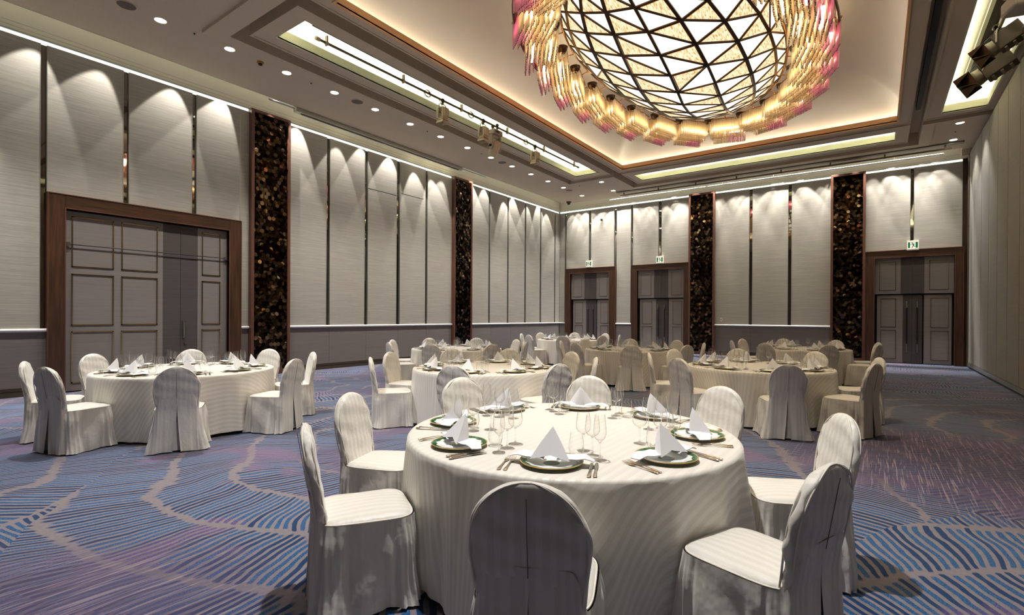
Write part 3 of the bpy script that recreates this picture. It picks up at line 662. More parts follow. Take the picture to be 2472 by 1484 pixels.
def moving_head(x,y,z,lab,sc=1,rz=0,tilt=.5,big=False):
    t=empty('moving_head_light',(x,y,z),rz);t.scale=(sc,sc,sc)
    if big: t.rotation_euler=(PI,0,rz)
    tag(t,lab,'stage light')
    m=MB();m.box(-.17,-.12,-.24,.17,.12,-.12);bevel(m.build('base_box',M['fixture2'],t),.02,3)
    m=MB();m.box(.171,-.03,-.20,.173,.03,-.16)
    for k in range(6): m.box(-.12+k*.025,-.122,-.21,-.107+k*.025,-.120,-.15)
    m.build('display_and_vents',M['black'],t)
    m=MB()
    for s in (-1,1):
        m.box(s*.155-.028,-.06,-.56,s*.155+.028,.06,-.25);m.cyl((s*.127,0,-.55),(s*.183,0,-.55),.062,20)
    m.box(-.18,-.06,-.285,.18,.06,-.245);bevel(m.build('yoke_arm',M['fixture2'],t),.012)
    Mx=Matrix.Translation((0,0,-.55))@Matrix.Rotation(tilt,4,'X')
    m=MB();m.lathe([(.001,.19),(.06,.18),(.10,.13),(.118,.05),(.118,-.06),(.105,-.15),(.092,-.20),(.085,-.205),(.08,-.19)],24,M=Mx);m.build('head',M['fixture'],t)
    m=MB();m.lathe([(.082,-.192),(.001,-.185)],24,M=Mx);m.build('lens',M['white'],t)
    m=MB()
    for yy_ in (-.07,.07):
        m.box(-.02,yy_-.015,-.12,.02,yy_+.015,.03);m.cyl((-.0,yy_-.02,0),(0,yy_+.02,0),.04,10);m.cyl((0,yy_,-.05),(.06,yy_,-.05),.008,8)
    m.build('hook_clamp',M['fixdark'],t)
    m=MB();m.tube([(.05,.10,-.15),(.08,.2,-.16),(.08,.3,-.1),(.03,.33,-.02)],.007,6);m.build('cable',M['dark'],t)
moving_head(-8.08,10.42,6.345,'pale moving head stage lamp hanging from the left tray pipe',1.05,PI/2,.55)
# right tray: pipe, two barn door spots, large moving head
m=MB();m.cyl((1.66,15.3,6.55),(1.66,9.3,6.30),.028,12);o=m.build('lighting_pipe',M['fixture2']);tag(o,'pale lighting pipe in the right ceiling tray carrying the barn door spots','pipe')
m=MB();m.cyl((1.66,9.6,6.31),(1.66,9.6,6.96),.012,8);m.cyl((1.66,14.2,6.50),(1.66,14.2,6.96),.012,8);m.build('hanger',M['fixture2'],o)
def barn(x,y,z,lab,sc=1):
    t=empty('barn_door_spotlight',(x,y,z));t.scale=(sc,sc,sc);tag(t,lab,'stage light','barn door spots in the right tray')
    Rm=Matrix.Translation((0,0,-.22))@Matrix.Rotation(math.radians(-18),4,'Z')@Matrix.Rotation(math.radians(62),4,'Y')
    m=MB();m.box(-.11,-.10,0,.11,.10,.30,M=Rm);bevel(m.build('body',M['fixdark'],t),.01)
    m=MB()
    for k in range(3): m.box(.111,-.08,.04+k*.09,.125,.08,.07+k*.09,M=Rm);m.box(-.08,.101,.04+k*.09,.08,.112,.07+k*.09,M=Rm)
    m.build('heat_fins',M['pipe'],t)
    m=MB();m.lathe([(.09,0),(.10,-.06),(.10,-.08)],20,M=Rm);m.build('lens_tube',M['pipe'],t)
    for k in range(4):
        Q=Rm@Matrix.Rotation(k*PI/2,4,'Z')@Matrix.Translation((.10,0,-.08))@Matrix.Rotation(math.radians(28),4,'Y')
        m=MB();m.add([(-.003,-.10,0),(-.003,.10,0),(-.003,.145,-.19),(-.003,-.145,-.19),(.003,-.10,0),(.003,.10,0),(.003,.145,-.19),(.003,-.145,-.19)],[(0,1,2,3),(7,6,5,4),(0,4,5,1),(1,5,6,2),(2,6,7,3),(3,7,4,0)],M=Q);m.build('barn_door',M['bronze'],t)
    m=MB();m.tube([(-.02,-.13,-.22),(-.02,-.14,-.08),(0,-.08,-.03),(0,.08,-.03),(-.02,.14,-.08),(-.02,.13,-.22)],.010,8);m.build('yoke',M['fixture2'],t)
    m=MB();m.box(-.02,-.02,-.04,.02,.02,.04);m.cyl((0,-.02,.02),(0,.02,.02),.045,10);m.build('hook_clamp',M['fixdark'],t)
    m=MB();m.tube([(.15,0,-.02),(.2,.1,.04),(.1,.3,.12),(0,.3,.06),(-.05,.5,.06)],.009,6);m.build('cable',M['black'],t)
barn(1.62,11.9,6.38,'larger dark barn door spotlight hanging nearer in the right ceiling tray',1.3)
barn(1.60,13.1,6.42,'smaller dark barn door spotlight hanging behind in the right ceiling tray',1.55)
moving_head(1.80,10.35,5.70,'large pale moving head lamp at the top right corner',1.75,.25,-.3,True)
# ------------------------------------------------------------------ wall bits
def exitsign(x,z,w,lab):
    t=empty('exit_sign',(x,YB-.06,z));tag(t,lab,'exit sign','green exit signs')
    s=w/.30
    m=MB();m.box(-.15*s,-.045,-.16*s,.15*s,.03,.145*s);bevel(m.build('case',M['white'],t),.006)
    m=MB();m.box(-.137*s,-.047,-.12*s,.137*s,-.045,.12*s);m.build('white_face',M['signframe'],t)
    m=MB();y0=-.0495;y1=-.047
    m.box(-.12*s,y0,-.09*s,-.07*s,y1,.09*s);m.box(.065*s,y0,-.09*s,.12*s,y1,.09*s);m.box(-.07*s,y0,.082*s,.065*s,y1,.09*s)
    def limb(a,b,r):
        a=Vector((a[0]*s,0,a[1]*s));b=Vector((b[0]*s,0,b[1]*s));d=(b-a).normalized();nn=Vector((-d.z,0,d.x))*r*s
        v=[a+nn,b+nn*.8,b-nn*.8,a-nn];vs=[(p.x,y0-.001,p.z) for p in v]+[(p.x,y1,p.z) for p in v]
        m.add(vs,[(0,1,2,3),(7,6,5,4),(0,4,5,1),(1,5,6,2),(2,6,7,3),(3,7,4,0)])
    m.cyl((-.022*s,y0-.001,.062*s),(-.022*s,y1,.062*s),.016*s,14)
    limb((-.008,.045),(.018,-.015),.017);limb((-.005,.036),(-.035,.012),.008);limb((-.035,.012),(-.066,.010),.007)
    limb((.0,.04),(.035,.034),.008);limb((.035,.034),(.05,.01),.007)
    limb((.012,-.01),(-.008,-.05),.011);limb((-.008,-.05),(-.028,-.085),.009);limb((-.03,-.086),(-.008,-.088),.006)
    limb((.018,-.012),(.032,-.048),.011);limb((.032,-.048),(.066,-.048),.008);limb((.062,-.052),(.07,-.036),.006)
    m.build('running_figure_pictogram',M['signgreen'],t)
exitsign(-10.30,3.74,.29,'green running figure exit sign above the leftmost far door')
exitsign(-7.13,3.73,.30,'green running figure exit sign above the middle far door')
exitsign(.87,3.70,.30,'green running figure exit sign above the far right door')
t=empty('wall_sensor',(-9.71,YB,5.66));tag(t,'small cylindrical sensor fixed high on the panel over the leftmost far door','sensor')
m=MB();m.lathe([(.001,.12),(.05,.12),(.055,.10),(.055,-.02),(.001,-.02)],20,M=Matrix.Translation((0,-.09,0)));m.build('housing',M['white'],t)
m=MB();m.box(-.02,-.09,-.0,.02,0,.06);m.build('bracket',M['steel'],t)
m=MB();m.lathe([(.046,-.02),(.044,-.10),(.001,-.11)],20,M=Matrix.Translation((0,-.09,0)));m.build('lens',M['fixdark'],t)
t=empty('wall_switch',(-4.79,YB,1.345));tag(t,'small white switch plate on the panel beside the dark tiled column','switch')
m=MB();m.box(-.037,-.012,-.06,.037,0,.06);bevel(m.build('plate',M['white'],t),.003)
m=MB();m.box(-.016,-.017,-.035,.016,-.011,.035);m.build('rocker',M['gilt'],t)
# ------------------------------------------------------------------ chandelier
def chandelier():
    t=empty('chandelier',(CX,CY,6.4));tag(t,'huge oval chandelier with lit lattice dome and fringe of amber and pink glass rods','chandelier')
    c0=Vector((CX,CY,6.4));L=lambda x,y,z:(x,y,z-6.4)
    # dome
    a,b,zr,dep=1.87,3.70,6.80,.90
    NU,NV=8,17
    def P(i,j):
        v=-1+2*j/NV;vv=math.sin(v*PI/2)*.995
        uu=-1+2*i/NU;uu=math.sin(uu*PI/2*.94)/math.sin(PI/2*.94)
        w=math.sqrt(max(0,1-vv*vv));x=uu*w;y=vv
        # slight spiral drift so the ribs bow like the original
        an=.32*(1-min(1,math.hypot(x,y)));x,y=x*math.cos(an)-y*math.sin(an),x*math.sin(an)+y*math.cos(an)
        rr=min(1,x*x+y*y);return Vector(L(a*x,b*y,zr-dep*(1-rr)))
    fr=MB();op=MB();cr=MB();gl=MB()
    def bar(p,q,r):
        p=Vector(p);q=Vector(q);
        if (p-q).length<.02:return
        d=(q-p).normalized();nrm=Vector((p.x/a**2,p.y/b**2,-1.2)).normalized();s_=d.cross(nrm).normalized()*r;n_=nrm*.022
        v=[p+s_+n_,q+s_+n_,q-s_+n_,p-s_+n_,p+s_-n_,q+s_-n_,q-s_-n_,p-s_-n_]
        fr.add(v,[(0,1,2,3),(7,6,5,4),(0,4,5,1),(1,5,6,2),(2,6,7,3),(3,7,4,0)])
    def tri(mb,p,q,r_,off,sh=1.0,mi=0):
        c=(p+q+r_)/3;n_=(q-p).cross(r_-p)
        if n_.length<1e-6:return
        n_.normalize()
        if n_.z>0:n_=-n_
        vs=[c+(x-c)*sh+n_*off for x in (p,q,r_)];mb.add(vs,[(0,1,2)] ,mi)
    for j in range(NV):
        for i in range(NU):
            A,B_,C_,D_=P(i,j),P(i+1,j),P(i+1,j+1),P(i,j+1)
            if j==0 : A=B_=(A+B_)/2
            dA=(i+j)%2==0
            # triangles
            if True:
                T1=(A,B_,C_);T2=(A,C_,D_);diag=(A,C_)
                if (j%5==2 and i%3==1): T1=(A,B_,D_);T2=(B_,C_,D_);diag=(B_,D_)
            tri(op,*T1,0.0);
            tri(op,*T2,0.0)
            g=T2 if i<NU/2 else T1
            tri(cr,*g,.012,.78);tri(gl,*g,.008,.88)
            bar(*diag,.013)
            bar(A,D_,.024);bar(A,B_,.015)
    for j in range(NV): bar(P(NU,j),P(NU,j+1),.03)
    op.build('opal_panels',M['opal'],t);cr.build('crystal_panels',M['crystal'],t);gl.build('gilt_frames',M['gold'],t);fr.build('dome_lattice',M['bronze'],t)
    m=MB();m.tube([L(a*math.cos(k*PI/48),b*math.sin(k*PI/48),zr) for k in range(96)],.03,8,closed=True);m.build('dome_rim',M['gold'],t)
    m=MB();m.tube([L(2.72*math.cos(k*PI/60),4.5*math.sin(k*PI/60),6.66) for k in range(120)],.035,10,closed=True);m.build('outer_ring',M['bronze'],t)
    m=MB();m.tube([L(2.66*math.cos(k*PI/60),4.44*math.sin(k*PI/60),6.66) for k in range(120)],.016,8,closed=True);m.build('inner_gilt_ring',M['gold'],t)
    # modules
    rd=random.Random(3);NM=22
    # equal arc spacing on the ellipse
    ea,eb=2.27,4.02;tt=[];acc=[0];K=720
    for k in range(K): 
        x0,y0=ea*math.cos(2*PI*k/K),eb*math.sin(2*PI*k/K);x1,y1=ea*math.cos(2*PI*(k+1)/K),eb*math.sin(2*PI*(k+1)/K);acc.append(acc[-1]+math.hypot(x1-x0,y1-y0))
    tot=acc[-1];kk=0
    for q in range(NM):
        want=tot*(q+.5)/NM
        while acc[kk]<want:kk+=1
        an=2*PI*kk/K;p=Vector((ea*math.cos(an),eb*math.sin(an),0));tg=Vector((-ea*math.sin(an),eb*math.cos(an),0)).normalized();nr=Vector((tg.y,-tg.x,0))
        ln=tot/NM*.90
        # block slanted: one end swings outwards
        dirv=(tg*math.cos(.26)-nr*math.sin(.26))
        zt=6.70;base=empty('rod_module');base.parent=t
        C.objects.unlink(base);bpy.data.objects.remove(base)
        m=MB();pk=MB();fx=MB()
        rows=8
        for rI in range(rows):
            off=(rI-(rows-1)/2)*.084
            nrod=int(ln/.031)
            for s_ in range(nrod):
                u_=-ln/2+(s_+.5+(.5 if rI%2 else 0))*ln/nrod
                pos=p+dirv*(u_+rd.uniform(-.004,.004))+nr*(off+.07+rd.uniform(-.010,.010))
                # rods step down in gentle waves
                len_=.38+(.03 if rI in(2,3) else 0)+(.04 if rI>5 else 0)+rd.uniform(-.006,.006)
                top=zt;bot=zt-len_-.05*(rI/(rows-1))
                frac=u_/ln
                pink=(rI>=5 and -.48<frac<-.16+.03*rI)
                mb=pk if pink else m
                mb.cyl(L(pos.x,pos.y,top),L(pos.x,pos.y,bot+.005),.0130,6,0,caps=False)
                mb.cyl(L(pos.x,pos.y,bot+.005),L(pos.x,pos.y,bot),.0085,6,1,caps=True,smooth=False)
        o=m.build('rod_curtain',[M['rod'],M['bronze']],t);o['kind']='stuff'
        o2=pk.build('pink_rods',[M['rodpink'],M['bronze']],o);o2['kind']='stuff';o2['label']='pink glass rods'
        # top rail frame
        h0=[p+dirv*(s_*ln/2)+nr*(w_*.31+.07) for s_,w_ in ((-1,-1),(1,-1),(1,1),(-1,1))]
        fx.tube([L(x.x,x.y,zt+.01) for x in h0],.014,6,closed=True)
        for s_ in (-.3,0,.3):
            a_=p+dirv*(s_*ln)-nr*.24;b_=p+dirv*(s_*ln)+nr*.38;fx.cyl(L(a_.x,a_.y,zt+.01),L(b_.x,b_.y,zt+.01),.010,6)
        # arm to ring
        b_=p+nr*.42;fx.cyl(L(p.x,p.y,zt+.01),L(b_.x,b_.y,6.67),.012,6)
        a_=p-nr*.40;fx.cyl(L(p.x,p.y,zt+.01),L(a_.x,a_.y,6.80),.012,6)
        fx.build('gilt_rail',M['gold'],o)
        lm=MB()
        for w_ in (-.12,.24):
            x0=p+dirv*(-ln*.42)+nr*w_;x1=p+dirv*(ln*.42)+nr*w_
            lm.tube([L(x0.x,x0.y,zt-.22),L(x1.x,x1.y,zt-.22)],.022,8)
        lm.build('lamp_tube',M['rodlamp'],o)
        # uplight bowl inside
        pb=p+tg*(ln/2)-nr*.26;bm_=MB();bm_.lathe([(.001,-.10),(.06,-.09),(.10,-.03),(.115,.03),(.105,.035),(.05,.0)],16,M=Matrix.Translation(L(pb.x,pb.y,6.72)));bm_.build('uplight_bowl',M['bronze'],t)
    # suspension rods to the vault
    for sx,sy in ((-1,-1),(1,-1),(1,1),(-1,1),(0,0)):
        m=MB();m.cyl(L(sx*1.2,sy*2.2,6.55 if sx==0 else 6.7),L(sx*1.2,sy*2.2,7.8),.02,8);m.build('suspension_rod',M['gold'],t)
chandelier()
# ------------------------------------------------------------------ banquet chair prototypes
def chair_proto(seed):
    rnd=random.Random(seed);ph=[rnd.uniform(0,6.28) for _ in range(12)]
    t=empty('banquet_chair')
    zs=.435
    # --- back sleeve
    m=MB();NZ=22;NP=40;vs=[];uv=[]
    z0,z1=.44,.885
    def hw(z):
        k=(z-z0)/(z1-z0)
        w=.186+.022*sstep(0,.45,k)
        if k>.50: w*=math.sqrt(max(0,1-((k-.50)/.50)**2.15))
        return max(w,.012)
    for j in range(NZ+1):
        k=j/NZ;k=1-(1-k)**1.35;z=z0+(z1-z0)*k;w=hw(z);th=.031*(1 if k<.85 else math.sqrt(max(.05,1-((k-.85)/.15)**2)))
        xc=-.215-.075*k
        for i in range(NP):
            a=2*PI*i/NP;c,s=math.cos(a),math.sin(a)
            px=th*math.copysign(abs(c)**.75,c);py=w*math.copysign(abs(s)**.52,s)
            wr=.004*math.sin(9*z*6+ph[0]+3*a)+.004*math.sin(17*z+5*py*6+ph[1])
            edge=abs(s)**3
            px+=wr*(.6+edge*1.2)*(1 if k<.95 else .2)
            if abs(s)<.55 and c<0: px-=.004*math.sin(ph[2]+z*14)*1
            vs.append((xc+px,py+.003*math.sin(z*30+ph[3])*edge,z));uv.append((py+(.9 if c<0 else 0),z))
    fs=[(j*NP+i,j*NP+(i+1)%NP,(j+1)*NP+(i+1)%NP,(j+1)*NP+i) for j in range(NZ) for i in range(NP)]
    m.add(vs,fs,uvs=uv,smooth=True);m.add(vs[NZ*NP:],[tuple(range(NP))],uvs=uv[NZ*NP:],smooth=True)
    back=m.build('back_cover',M['slip'],t,merge=False)
    # piping along front & rear outline of the back
    m=MB()
    for sgn,rr in ((1,.0042),(-1,.0036)):
        pts=[]
        for i in range(49):
            q=-1+2*i/48;
            if abs(q)>.42:
                k=(1-abs(q))/.58*.80;z=z0+(z1-z0)*k;y=hw(z)*(-1 if q<0 else 1)
            else:
                an=q/.42*PI/2;kz=.80;zz=z0+(z1-z0)*kz;y=hw(zz)*math.sin(an);
                # find z where hw = |y|
                lo,hi=zz,z1
                for _ in range(18):
                    mid=(lo+hi)/2
                    if hw(mid)>abs(y):lo=mid
                    else:hi=mid
                z=lo;k=(z-z0)/(z1-z0)
            xc=-.215-.075*k
            tk=.031*(1 if k<.85 else math.sqrt(max(.05,1-((k-.85)/.15)**2)));pts.append((xc+sgn*(tk*.62+.001),y*.945,z-.003))
        m.tube(pts,rr,6)
    m.build('back_piping',M['piping'],back)
    # centre seam on the rear
    m=MB();m.tube([(-.215-.075*k-.038-.001,0,z0+(z1-z0)*k) for k in [.28+i/10*.62 for i in range(11)]],.0014,5);m.build('rear_seam',M['grille'],back)
    # --- seat top
    def foot(a,grow=0):
        c,s=math.cos(a),math.sin(a)
        x=(.222 if c>0 else .235)*math.copysign(abs(c)**.42,c);w=.215+.012*(x/.235)
        y=w*math.copysign(abs(s)**.42,s);return x+grow*c*1.1,y+grow*s*1.1
    m=MB();NA=56;rings=[(0,.462),(.35,.461),(.7,.456),(.88,.450),(.97,.441),(1.0,.432)];vs=[];uv=[]
    for f_,z in rings:
        for i in range(NA):
            a=2*PI*i/NA;x,y=foot(a);vs.append((x*max(f_,.001),y*max(f_,.001),z+.004*math.sin(x*f_*14+ph[4])*math.sin(y*f_*11+ph[5])));uv.append((y*f_,x*f_))
    m.add(vs,[(j*NA+i,(j+1)*NA+i,(j+1)*NA+(i+1)%NA,j*NA+(i+1)%NA) for j in range(len(rings)-1) for i in range(NA)],uvs=uv,smooth=True)
    seat=m.build('seat_cover',M['slip'],t)
    m=MB();m.tube([(*foot(2*PI*i/56),.434) for i in range(56)],.0042,6,closed=True);m.build('seat_piping',M['piping'],seat)
    # --- skirt : open strip, slit at the rear centre (a=pi)
    m=MB();NS=144;NZ=16;vs=[];uv=[]
    nf=7
    for j in range(NZ+1):
        k=j/NZ;z=lerp(.434,.008,k)
        for i in range(NS+1):
            a=PI+2*PI*i/NS
            aa=a
            x,y=foot(aa);c,s=math.cos(a),math.sin(a)
            u=i/NS
            cor=abs(math.sin(2*a))**2
            fl=.018+.062*k**1.1+ (.05*k if c<-.4 else 0)+.012*cor*k
            fold=.018*math.sin(nf*2*PI*u+ph[6])*k**.9+.011*math.sin(19*2*PI*u+ph[7]+2.2*k)*k**.7+.006*math.sin(37*2*PI*u+ph[8]-4*k)*math.sqrt(k)
            # drag folds running diagonally from the back joint to the front hem
            dg=.010*math.sin(16*(x*1.1+ .8*k*.45)+ph[9])*sstep(0,.3,k)*abs(s)
            g=(fl*.55+fold+dg)
            X=x+c*g;Y=y+(1 if s>0 else -1)*abs(s)**.6*g
            rear=sstep(.62,.93,-c);zt_=.434+.165*rear
            z=lerp(zt_,.008,k)
            if rear>0:
                xr=-.215-.075*max(0,(z-.44)/.445)-.034-.020*k-.008*math.sin(9*u*2*PI+ph[10])*k
                X=lerp(X,xr,rear)
                Y=lerp(Y,(1 if s>0 else -1)*(.196+.030*k)*abs(s/max(.38,math.sqrt(1-.62**2)))**.55 if abs(s)<.78 else Y,rear*.8)
            gap=.036*max(0,(k-.18)/.82)**1.3
            if i==0 or i==NS: 
                Y=(gap if i==NS else -gap) if False else ((-gap) if i==0 else gap)
                X-=.012*k
            elif i in (1,2,NS-1,NS-2):
                tgt=(-gap-.012*i) if i<3 else (gap+.012*(NS-i));Y=tgt
            zz=z
            if k>.98: zz=.006+.010*abs(math.sin(5*u*PI+ph[11]))
            vs.append((X,Y,zz));uv.append((u*1.78,z))
    m.add(vs,[(j*(NS+1)+i,(j+1)*(NS+1)+i,(j+1)*(NS+1)+i+1,j*(NS+1)+i+1) for j in range(NZ) for i in range(NS)],uvs=uv,smooth=True)
    sk=m.build('skirt',M['slip'],t)
    # inner pleat seen through the slit, and legs
    m=MB();m.box(-.238,-.12,.02,-.232,.12,.50);m.build('inner_pleat',M['slip'],t)
    parts=[]
    for sx in (-1,1):
        for sy in (-1,1):
            m=MB();m.cyl((sx*.19,sy*.17,.40),(sx*.205,sy*.185,0.0),.013,8,r2=.011);parts.append(m.build('leg',M['fixdark'],t))
    return t
protos=[]
for sd in (11,22,33):
    p=chair_proto(sd)
    ch=[o for o in C.objects if o.parent==p]
    def rec(o):
        kids=[k for k in C.objects if k.parent==o]
        if kids:
            reg(o,kids)
            for k in kids:rec(k)
    rec(p);protos.append(p)
used=[False]*3
def recopy(o,parent=None):
    c=o.copy();C.objects.link(c)
    if parent:c.parent=parent
    for k in ALL_CH.get(o.name,[]): recopy(k,c)
    return c
TOP=.72
TB=[ # name, x, y, radius, seat angles offset, phrase
 ('T1',-1.548,2.764,.985,'the foreground table'),
 ('T2',-7.20,2.87,1.0,'the table by the wide doors'),
 ('T3',-4.39,5.46,.975,'the table right behind the foreground one'),
 ('T4',-7.45,8.30,.975,'the table before the second left column'),
 ('T5',-7.75,13.8,.975,'the farthest table in the corner'),
 ('T6',-4.40,10.55,.975,'the table before the far twin doors'),
 ('T7',-1.40,8.03,.965,'the right middle table'),
 ('T8',-1.40,13.4,.96,'the far right table by the column')]
ANG={'T1':[-66,-119,-159,157,113,68,24,-22],'T2':[-25,-74,-112,-157,157,113,25,72],'T3':[-64,-128,-165,150,113,68,27,-17],'T7':[-68,-118,-157,158,112,66,22,-25]}
SEATN=['nearest','near-right','right','far-right','farthest','far-left','left','near-left']
def seats(nm,x,y):
    A=ANG.get(nm,[-67,-112,-157,158,113,68,23,-22]);c=math.degrees(math.atan2(-y,-x));
    out=[];rel=[((a-c+540)%360)-180 for a in A]
    # pick the nearest one as seat 0, then walk counter-clockwise
    order=sorted(range(8),key=lambda i:rel[i]%360);i0=min(range(8),key=lambda i:abs(rel[i]));k0=order.index(i0)
    for k in range(8):
        i=order[(k0+k)%8];out.append((A[i],SEATN[k]))
    return out
# ------------------------------------------------------------------ tableware prototypes (local: x radial outward, y tangential ccw)
def glassproto(name,prof,n=28):
    m=MB();m.lathe(prof,n)
    return m.build(name,M['glass'])
wine=[(.001,.004),(.012,.0045),(.026,.0025),(.033,.001),(.033,.0),(.030,.0),(.001,.0)]
def stemware(name,h,bowl,stem):
    t=empty(name)
    m=MB();m.lathe([(.001,.0),(.033,.0),(.034,.0015),(.026,.004),(.010,.008),(.0055,.014)],28);m.build('foot',M['solidglass'],t)
    m=MB();m.lathe([(.0055,.014),(.0036,.022),(.0034,stem*.6),(.0042,stem-.006),(.0075,stem)],14);m.build('stem',M['solidglass'],t)
    m=MB();m.lathe(bowl,30);m.build('bowl',M['glass'],t)
    reg(t,[o for o in C.objects if o.parent==t]);return t
def bowlp(s,h,rm,rt,zm,thick=.0009):
    out=[]
    K=14
    for i in range(K+1):
        k=i/K;z=s+(h-s)*k
        kk=(z-s)/(zm-s)
        r_=rm*math.sin(min(1,kk)**.62*PI/2) if kk<1 else lerp(rm,rt,((z-zm)/(h-zm))**1.5)
        out.append((max(r_,.007),z))
    inner=[(max(r_-.0011,.004),z+(.004 if i<2 else 0)) for i,(r_,z) in enumerate(out)][::-1]
    return out+inner
GP={}
GP['wine']=stemware('wine_glass',.203,bowlp(.095,.203,.038,.030,.135),.096)
GP['water']=stemware('water_goblet',.200,bowlp(.088,.200,.040,.031,.132),.089)
GP['flute']=stemware('champagne_flute',.222,bowlp(.088,.222,.032,.024,.140),.089)
m=MB();m.lathe([(.001,.0),(.023,.0),(.026,.003),(.034,.018),(.0395,.04),(.039,.06),(.034,.095),(.031,.118),(.0300,.118),(.033,.095),(.038,.06),(.0385,.042),(.032,.020),(.022,.013),(.001,.012)],30)
GP['tumbler']=m.build('water_tumbler',M['glass'])
# plate
m=MB();m.lathe([(.001,.004),(.060,.004),(.088,.006),(.105,.013),(.135,.018),(.150,.021),(.152,.020),(.150,.017),(.105,.007),(.085,.0),(.001,.0)],48);GP['plate']=m.build('dinner_plate',M['porcelain'])
# napkin
def napkin():
    t=empty('folded_napkin')
    m=MB();A=Vector((-.036,0,.150));K=12
    key=[(.060,.094,.012),(.052,.048,.020),(.040,.0,.030),(.052,-.048,.020),(.060,-.094,.012),(.010,-.066,.012),(-.040,-.030,.012),(-.052,0,.012),(-.040,.030,.012),(.010,.066,.012)]
    vs=[];NR=len(key)
    for j in range(K+1):
        k=j/K*.992
        for (x,y,z) in key:
            bul=.006*math.sin(PI*k)
            px=lerp(x,A.x,k);py=lerp(y,0,k);pz=lerp(z,A.z,k)
            vs.append((px-(bul if x<0.02 and abs(y)<.06 else 0),py+(bul*.6 if y>0 else -bul*.6 if y<0 else 0),pz))
    m.add(vs,[(j*NR+i,j*NR+(i+1)%NR,(j+1)*NR+(i+1)%NR,(j+1)*NR+i) for j in range(K) for i in range(NR)],smooth=True)
    m.add(vs[K*NR:],[tuple(range(NR))])
    o=m.build('peak',M['napkin'],t);md=o.modifiers.new('e','EDGE_SPLIT');md.split_angle=math.radians(50)
    for sg in (-1,1):
        m=MB();vs=[];NX,NY=8,5
        for i in range(NX+1):
            k=i/NX
            for j in range(NY+1):
                q=j/NY
                y=sg*(.030+.172*k+.006*q*(1-k));xw=lerp(.050,.004,k**1.6)
                x=lerp(.060-.034*k,-.066+.034*k*k,q)
                z=.014+.005*math.sin(k*PI*.9)*(1-q*.3)+.005*k+.003*math.sin(k*9+q*2)
                if k>.75: z-=.012*(k-.75)/.25
                vs.append((x,y,z))
        top=vs;bot=[(x,y,z-.0035) for x,y,z in vs];nn=len(vs);fs=[]
        for i in range(NX):
            for j in range(NY):
                a_=i*(NY+1)+j;b_=a_+1;c_=a_+NY+2;d_=a_+NY+1;fs.append((a_,b_,c_,d_));fs.append((d_+nn,c_+nn,b_+nn,a_+nn))
        for i in range(NX):
            a_=i*(NY+1);b_=a_+NY+1;fs.append((a_,b_,b_+nn,a_+nn));a_+=NY;b_+=NY;fs.append((b_,a_,a_+nn,b_+nn))
        for j in range(NY):
            a_=NX*(NY+1)+j;fs.append((a_,a_+1,a_+1+nn,a_+nn))
        m.add(top+bot,fs,smooth=False);m.build('wing',M['napkin'],t)
    reg(t,[o for o in C.objects if o.parent==t]);return t
GP['napkin']=napkin()
def ribbon(m,st,mi=0):
    """st: list of (x, halfwidth, z, thickness) along x"""
    vs=[];n=8
    for x,w,z,th in st:
        for k in range(n):
            a=2*PI*k/n;vs.append((x,w*math.cos(a),z+th*math.sin(a)))
    m.add(vs,[(j*n+k,j*n+(k+1)%n,(j+1)*n+(k+1)%n,(j+1)*n+k) for j in range(len(st)-1) for k in range(n)],mi,smooth=True)
    m.add(vs,[tuple(range(n-1,-1,-1)),tuple((len(st)-1)*n+k for k in range(n))],mi)
def fork():
    t=empty('table_fork')
    m=MB();ribbon(m,[(.105,.006,.004,.002),(.100,.0095,.004,.0028),(.080,.008,.0045,.0026),(.05,.0045,.006,.0024),(.0,.003,.008,.0022),(-.03,.003,.006,.0018)]);m.build('handle',M['silver'],t)
    m=MB();ribbon(m,[(-.028,.003,.006,.0016),(-.04,.009,.004,.0014),(-.055,.0115,.0035,.0012),(-.064,.0118,.004,.0012)])
    for q in (-.0095,-.0032,.0032,.0095):
        m.tube([(-.062,q,.004),(-.085,q,.006),(-.108,q,.011)],[.0015,.0014,.0008],5)
    m.build('tines',M['silver'],t);reg(t,[o for o in C.objects if o.parent==t]);return t
def knife():
    t=empty('table_knife')
    m=MB();ribbon(m,[(.110,.006,.006,.003),(.104,.0098,.006,.005),(.08,.0085,.006,.0045),(.03,.006,.006,.004),(.012,.0065,.006,.0045)]);m.build('handle',M['silver'],t)
    m=MB();ribbon(m,[(.012,.006,.006,.002),(-.02,.0088,.006,.0010),(-.07,.0088,.006,.0008),(-.098,.006,.006,.0007),(-.106,.001,.006,.0005)]);m.build('blade',M['steel'],t);reg(t,[o for o in C.objects if o.parent==t]);return t
GP['fork']=fork();GP['knife']=knife()
